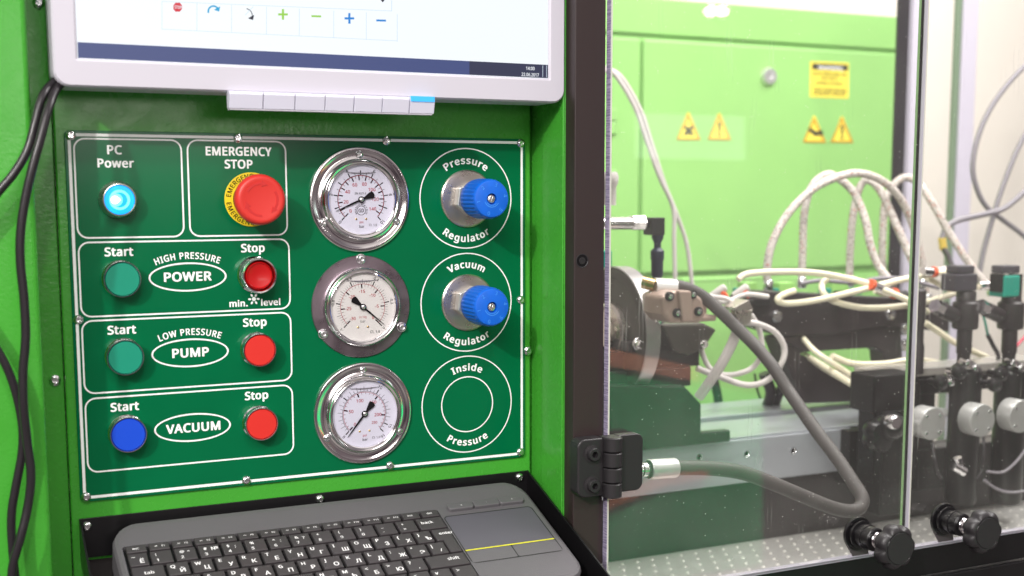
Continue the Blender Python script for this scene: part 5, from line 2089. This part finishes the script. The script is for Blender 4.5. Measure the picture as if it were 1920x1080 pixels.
b.tube(PY([(1750, 509, .25), (1784, 503, .26)]), .0042, 12)
b.tube(PY([(1784, 503, .26), (1806, 500, .26)]), .003, 10)
single('pneumatic_fitting', b, M['cable_w'], 'pale push-in fitting leading to the head of the black injector', 'fitting', fix=False)

# ================================================================== INJECTORS


def vprof(b, px, rows, Y, seg=28, extra=None):
    """stack of turned sections down one vertical axis; rows = (half width px, py)"""
    prof = []
    z0 = None
    base = P(px, rows[0][1], Y)
    for hw, py in rows:
        q = P(px, py, Y)
        r = (P(px + hw, py, Y) - q).length
        r = hw * (ROT @ (q - CAM)).z / F_PX
        prof.append((r, base.z - q.z))
    b.lathe(prof, seg, axisT(base, (0, 0, -1)))


def injector(px, label, headm, Y=.20, short=0):
    c = P(px, 600, Y)
    t = thing('fuel_injector', c, label, 'injector', 'fuel injectors clamped in the bench')
    OFF = -c

    def bb(name, b, m, **k):
        o = b.build(name, m, t, **k)
        o.location = OFF
        return o
    b = MB()
    if short:
        fbox(b, px - 13, 517, px + 15, 557, Y - .013, .026)
        bb('plug_head', b, headm, bevel=.002)
        b = MB()
        fbox(b, px - 19, 514, px - 13.5, 548, Y - .011, .02)
        fbox(b, px + 15.5, 514, px + 20, 548, Y - .011, .02)
        bb('plug_frame', b, M['holder'], bevel=.001)
    else:
        fbox(b, px - 20, 514, px + 21, 546, Y - .012, .026)
        bb('plug_head', b, headm, bevel=.002)
    b = MB()
    fbox(b, px - 15, 498, px + 16, 513, Y - .010, .022)
    bb('plug_top', b, M['head'], bevel=.002)
    b = MB()
    vprof(b, px, [(17, 546), (18, 548), (18, 564), (24, 568), (24, 612), (22, 616), (14, 618), (14, 660), (12, 664), (12, 690)], Y)
    bb('injector_body', b, M['black_mech'], fix=True)
    b = MB()
    q0, q1 = P(px - 22, 592, Y), P(px - 48, 580, Y - .01)
    b.tube([q0, q1], .010, 14)
    bb('side_inlet', b, M['black_mech'], fix=False)
    b = MB()
    q2 = P(px - 60, 573, Y - .012)
    b.tube([q1, q2], .0095, 6)
    bb('inlet_nut', b, M['chrome'], fix=False)
    return t


injector(1812, 'fuel injector with dark grey plug head, just right of the door gap', M['head'])
injector(1897, 'fuel injector with bright teal plug head near the right edge', M['tealp'], short=1)
b = MB()
vprof(b, 1724, [(9, 540), (13, 545), (13, 600), (11, 610), (11, 640), (13, 650), (13, 700)], .22)
single('narrow_injector', b, M['black_mech'], 'narrow dark injector partly hidden behind the edge between the doors', 'injector')


def holder(px, pyd, label, r_px=33, Y=.19):
    c = P(px, 760, Y)
    t = thing('injector_holder', c, label, 'clamp', 'black injector holders')
    OFF = -c

    def bb(name, b, m, **k):
        o = b.build(name, m, t, **k)
        o.location = OFF
        return o
    b = MB()
    vprof(b, px, [(10, 676), (20, 682), (27, 690), (29, 700), (29, 930), (26, 940)], Y, 32)
    bb('holder_body', b, M['holder'])
    for dx, dy in ((-22, 700), (4, 680), (-29, 717), (18, 690)):
        q = P(px + dx, dy, Y - .03)
        b = MB()
        b.lathe([(.0052, -.012), (.0052, 0), (.0045, .002), (.002, .003)], 16, Matrix.Translation(q))
        bb('holder_screw', b, M['chrome'])
    return t


holder(1812, 795, 'black turned holder under the first injector')
holder(1897, 785, 'black turned holder under the teal headed injector')
for px, py, lb in ((1750, 795, 'brushed round cover disc with four screws at the left, beside the door gap'), (1843, 789, 'brushed round cover disc with four screws between the two injector holders'), (1916, 781, 'brushed round cover disc cut off by the right edge')):
    Yd = .12
    c = P(px, py, Yd)
    t = thing('cover_disc', c, lb, 'cover disc', 'round brushed cover discs')
    zc = (ROT @ (c - CAM)).z
    r = 31 * zc / F_PX
    b = MB()
    b.lathe([(r, -.022), (r, -.001), (r * .97, 0.0), (r * .2, .0002)], 56)
    b.build('disc_body', M['discm'], t)
    for k in range(4):
        a = math.radians(45 + 90 * k)
        b = MB()
        b.lathe([(.0022, 0), (.0022, .001), (.001, .0014)], 12, Matrix.Translation((r * .74 * math.cos(a), 0, r * .74 * math.sin(a))))
        b.build('disc_screw', M['zinc'], t)
# black block with a ball handle left of the door gap, cross bar behind the discs
blk = thing('clamp_block', P(1680, 800, .17), 'tall black block with a ball ended handle beside the door gap', 'clamp block')
KI = Matrix.Translation(-P(1680, 800, .17))
b = MB()
fbox(b, 1640, 702, 1718, 772, .17, .045, KI)
fbox(b, 1656, 772.5, 1702, 965, .172, .04, KI)
fbox(b, 1700, 800, 1716, 900, .185, .03, KI)
b.build('block_body', M['holder'], blk, bevel=.002)
b = MB()
b.lathe([(.004, 0), (.013, .001), (.0175, .008), (.018, .016), (.015, .024), (.008, .028), (.002, .029)], 28, KI @ Matrix.Translation(P(1655, 795, .165)))
b.build('ball_grip', M['tray'], blk)
b = MB()
b.lathe([(.006, 0), (.019, .001), (.0225, .006), (.0225, .016), (.019, .021), (.008, .023), (.001, .023)], 84, KI @ Matrix.Translation(P(1636, 812, .17)), True, lambda a, h: 1.0 - .16 * (0.5 - 0.5 * math.cos(5 * a)) ** 2)
b.build('lobed_grip', M['tray'], blk)
b = MB()
fbox(b, 1640, 772.5, 1656, 905, .185, .03, KI)
fbox(b, 1594, 806, 1656, 905, .232, .03, KI)
b.build('side_plate', M['holder'], blk, bevel=.001)
b = MB()
b.lathe([(.009, 0), (.009, .01), (.0075, .012)], 20, KI @ Matrix.Translation(P(1668, 790, .14)))
b.build('grip_insert', M['chrome'], blk)
b = MB()
fbox(b, 1650, 684, 1960, 699, .24, .05)
single('clear_cover_strip', b, mat('smoked_strip', srgb(150, 146, 140), .2), 'pale glossy strip lying across the top of the black holders', 'strip', bevel=.001)
b = MB()
fbox(b, 1724, 702, 1960, 730, .235, .04)
fbox(b, 1724, 830, 1960, 905, .235, .03)
fbox(b, 1724, 702, 1748, 905, .24, .03)
single('holder_cross_bar', b, M['holder'], 'black bars that tie the injector holders together', 'bar', bevel=.002)
t = thing('chrome_lever', P(1798, 875, .13), 'small bright chrome lever at the foot of the injector holders', 'lever')
b = MB()
b.tube(smooth_path(PY([(1795, 858, .13), (1798, 872, .13), (1793, 878, .13)])), .0052, 12)
o = b.build('lever_stem', M['chrome'], t, fix=False)
o.location = -P(1798, 875, .13)
b = MB()
b.tube(PY([(1788, 873, .128), (1808, 885, .125)]), .0058, 12)
o = b.build('lever_tip', M['chrome'], t, fix=False)
o.location = -P(1798, 875, .13)

# ================================================================== WHAT THE CLEAR DOOR REFLECTS FROM THE AISLE
MIR = 2 * DF


def mirrored(pts, Y):
    """points that appear at these directions of view when seen in the door, as far in front of it as Y is behind"""
    return [Vector((p.x, MIR - p.y, p.z)) for p in (P(x, y, Y) for x, y in pts)]


stand = thing('display_stand', (1.3, MIR - 1.0, .9), 'dark green display stand with brown edging, seen only as a reflection in the nearer door', 'display stand')


def slab(name, pts, m, Y, d=.02, parent=None, off=(0, 0, 0)):
    q = [v - Vector(off) for v in mirrored(pts, Y)]
    b = MB()
    n_ = len(q)
    b.add(q + [v + Vector((0, -d, 0)) for v in q], [tuple(range(n_)), tuple(range(2 * n_ - 1, n_ - 1, -1))] + [(i, (i + 1) % n_, (i + 1) % n_ + n_, i + n_) for i in range(n_)])
    return b.build(name, m, parent)


so = (1.3, MIR - 1.0, .9)
slab('green_panel', [(1060, 672), (1432, 742), (1432, 1060), (1060, 1120)], mat('stand_green', srgb(0, 150, 88), .5), 1.0, .03, stand, so)
slab('brown_edging', [(1060, 636), (1312, 690), (1312, 716), (1060, 672)], mat('stand_brown', srgb(190, 120, 95), .5), 0.99, .01, stand, so)
slab('brown_rail', [(1060, 968), (1150, 932), (1250, 892), (1330, 884), (1330, 898), (1250, 912), (1060, 990)], bpy.data.materials['stand_brown'], 0.985, .01, stand, so)
spot('spotlight', (1.5, .7, 3.3), (1.3, MIR - 1.0, 1.0), 1500, .1, 24)  # added lamp: brightens the stand so its mirror image shows in the door

# ceiling lamps and a lit screen of the hall, mirrored faintly in the clear door and the paint
for i, (px, lb) in enumerate(((1336, 'left one of two bright hall lamps mirrored at the top of the clear door'), (1358, 'right one of two bright hall lamps mirrored at the top of the clear door'))):
    q = mirrored([(px, 20)], 2.6)[0]
    b = MB()
    b.lathe([(.012, -.02), (.017, -.006), (.017, 0.0), (.001, .001)], 24, Matrix.Rotation(PI, 4, 'Z'))
    single('hall_lamp', b, emis('lamp_glow', (1, .95, .9, 1), 45), lb, 'lamp', 'bright hall lamps', loc=q)
scn = thing('wall_screen', (1.3, MIR - 2.0, 1.5), 'large lit white screen in the hall, mirrored in the clear door below the crossed sticker', 'screen')
slab('screen_face', [(1203, 212), (1399, 218), (1399, 300), (1203, 296)], emis('screen_glow', srgb(225, 245, 235), 2.1), 2.0, .03, scn, (1.3, MIR - 2.0, 1.5))

# ================================================================== SMALL FITTINGS ON THE BENCH
for (px, py, lb) in ((1349, 546, 'white push fitting with an orange ring, left one above the steel bracket'), (1391, 545, 'white push fitting with an orange ring, right one above the steel bracket')):
    c = P(px, py, .3)
    t = thing('push_fitting', c, lb, 'push fitting', 'white push fittings with orange rings')
    b = MB()
    b.lathe([(.0055, -.012), (.0055, .006), (.0045, .009), (.002, .010)], 16, axisT((0, 0, 0), (.5, -.4, .5)))
    b.build('fitting_body', M['cable_w'], t)
    b = MB()
    b.lathe([(.0058, -.002), (.0068, -.001), (.0068, .003), (.0058, .004)], 16, axisT((.004, -.003, -.004), (.5, -.4, .5)))
    b.build('orange_ring', M['orange'], t)
for (px, w_, lb) in ((1580, 40, 'ribbed black plug on the beam, left of the door gap'), (1690, 26, 'ribbed black plug on the beam, at the door gap')):
    c = P(px, 556, .33)
    t = thing('ribbed_plug', c, lb, 'plug', 'ribbed black plugs on the beam')
    b = MB()
    prof = []
    for i in range(7):
        prof += [(.0085, .003 * i), (.0085, .003 * i + .0018), (.0070, .003 * i + .0019), (.0070, .003 * i + .0029)]
    b.lathe(prof, 20, axisT((-.012, 0, 0), (1, 0, 0)))
    b.build('plug_body', M['blackp'], t)
for i, (px, py, Y_, lb) in enumerate(((1790, 697, .16, 'shiny black ball screw at the left of the first injector holder'), (1756, 716, .16, 'shiny black ball screw between the black block and the first holder'), (1868, 700, .16, 'shiny black ball screw at the left of the second injector holder'), (1857, 720, .16, 'lower shiny black ball screw beside the second injector holder'))):
    b = MB()
    b.lathe([(.004, -.012), (.004, 0), (.0085, .002), (.0100, .007), (.0085, .012), (.004, .0145), (.001, .015)], 20)
    single('ball_screw', b, M['tray'], lb, 'ball screw', 'shiny black ball screws', loc=P(px, py, Y_))
b = MB()
b.tube(smooth_path(PY([(1838, 575, .26), (1846, 600, .26), (1852, 628, .26)])), .0018, 6)
single('green_wire', b, M['tealp'], 'short thin green wire between the two injectors', 'wire', fix=False)
b = MB()
b.tube(smooth_path(PY([(1852, 628, .26), (1862, 648, .26), (1872, 668, .26), (1868, 690, .26)])), .0032, 8)
single('black_clip_lead', b, M['rubber'], 'short black lead hanging from the green wire', 'lead', fix=False)
b = MB()
b.tube(smooth_path(PY([(1960, 595, .26), (1925, 628, .26), (1905, 650, .26)])), .0022, 6)
single('pink_wire', b, mat('pink_sheath', srgb(205, 70, 95), .4), 'pink wire at the right edge beside the second injector', 'wire', fix=False)
b = MB()
b.tube(smooth_path(PY([(1560, 720, .45), (1540, 760, .45), (1550, 800, .45)])), .006, 10)
b.tube(smooth_path(PY([(1335, 700, .5), (1345, 740, .5), (1352, 790, .5)])), .007, 10)
single('dark_conduit', b, M['blackp'], 'dark conduits in front of the lower green panel behind the bed', 'conduit', fix=False)

for i, (px, py, Y_, lb) in enumerate(((1236, 600, .2, 'small chrome bolt at the lower left of the cast clamp block'), (1318, 645, .24, 'small chrome bolt under the cast clamp block'), (1214, 660, .24, 'small chrome bolt right of the big hexagon bolt'))):
    b = MB()
    b.lathe([(.0055, 0), (.0055, .003), (.004, .0035), (.004, .006), (.001, .0062)], 16)
    single('small_bolt', b, M['chrome'], lb, 'bolt', 'small bolts around the pump clamp', loc=P(px, py, Y_))
b = MB()
fbox(b, 1304, 592, 1344, 603, .180, .02)
fbox(b, 1296, 562, 1326, 594, .20, .03)
single('clamp_jaw', b, M['clamp'], 'stepped grey jaw reaching right from the cast clamp block', 'jaw', bevel=.002)

tube_([(1500, 532, .36), (1540, 526, .36), (1600, 530, .36), (1650, 522, .36), (1700, 524, .36), (1760, 540, .36)], 'thin grey tube lying behind the pale loops along the top of the beam', .003, 'cable_g')
tube_([(1330, 556, .28), (1352, 566, .28), (1372, 562, .28), (1400, 552, .28), (1440, 556, .28)], 'short grey tube crossing from the push fittings to the beam', .0032, 'cable_w')
tube_([(1640, 545, .38), (1668, 556, .38), (1700, 575, .38), (1740, 590, .38), (1775, 570, .38)], 'pale tube dipping behind the edge between the doors', .0042)
tube_([(1432, 700, .4), (1445, 735, .4), (1436, 770, .42)], 'dark bent hose in front of the lower green panel, right of the tube ring', .008, 'rubber')
tube_([(1478, 700, .4), (1462, 735, .4), (1450, 768, .42)], 'dark bent hose beside the beam plate and the thick hose', .007, 'rubber')
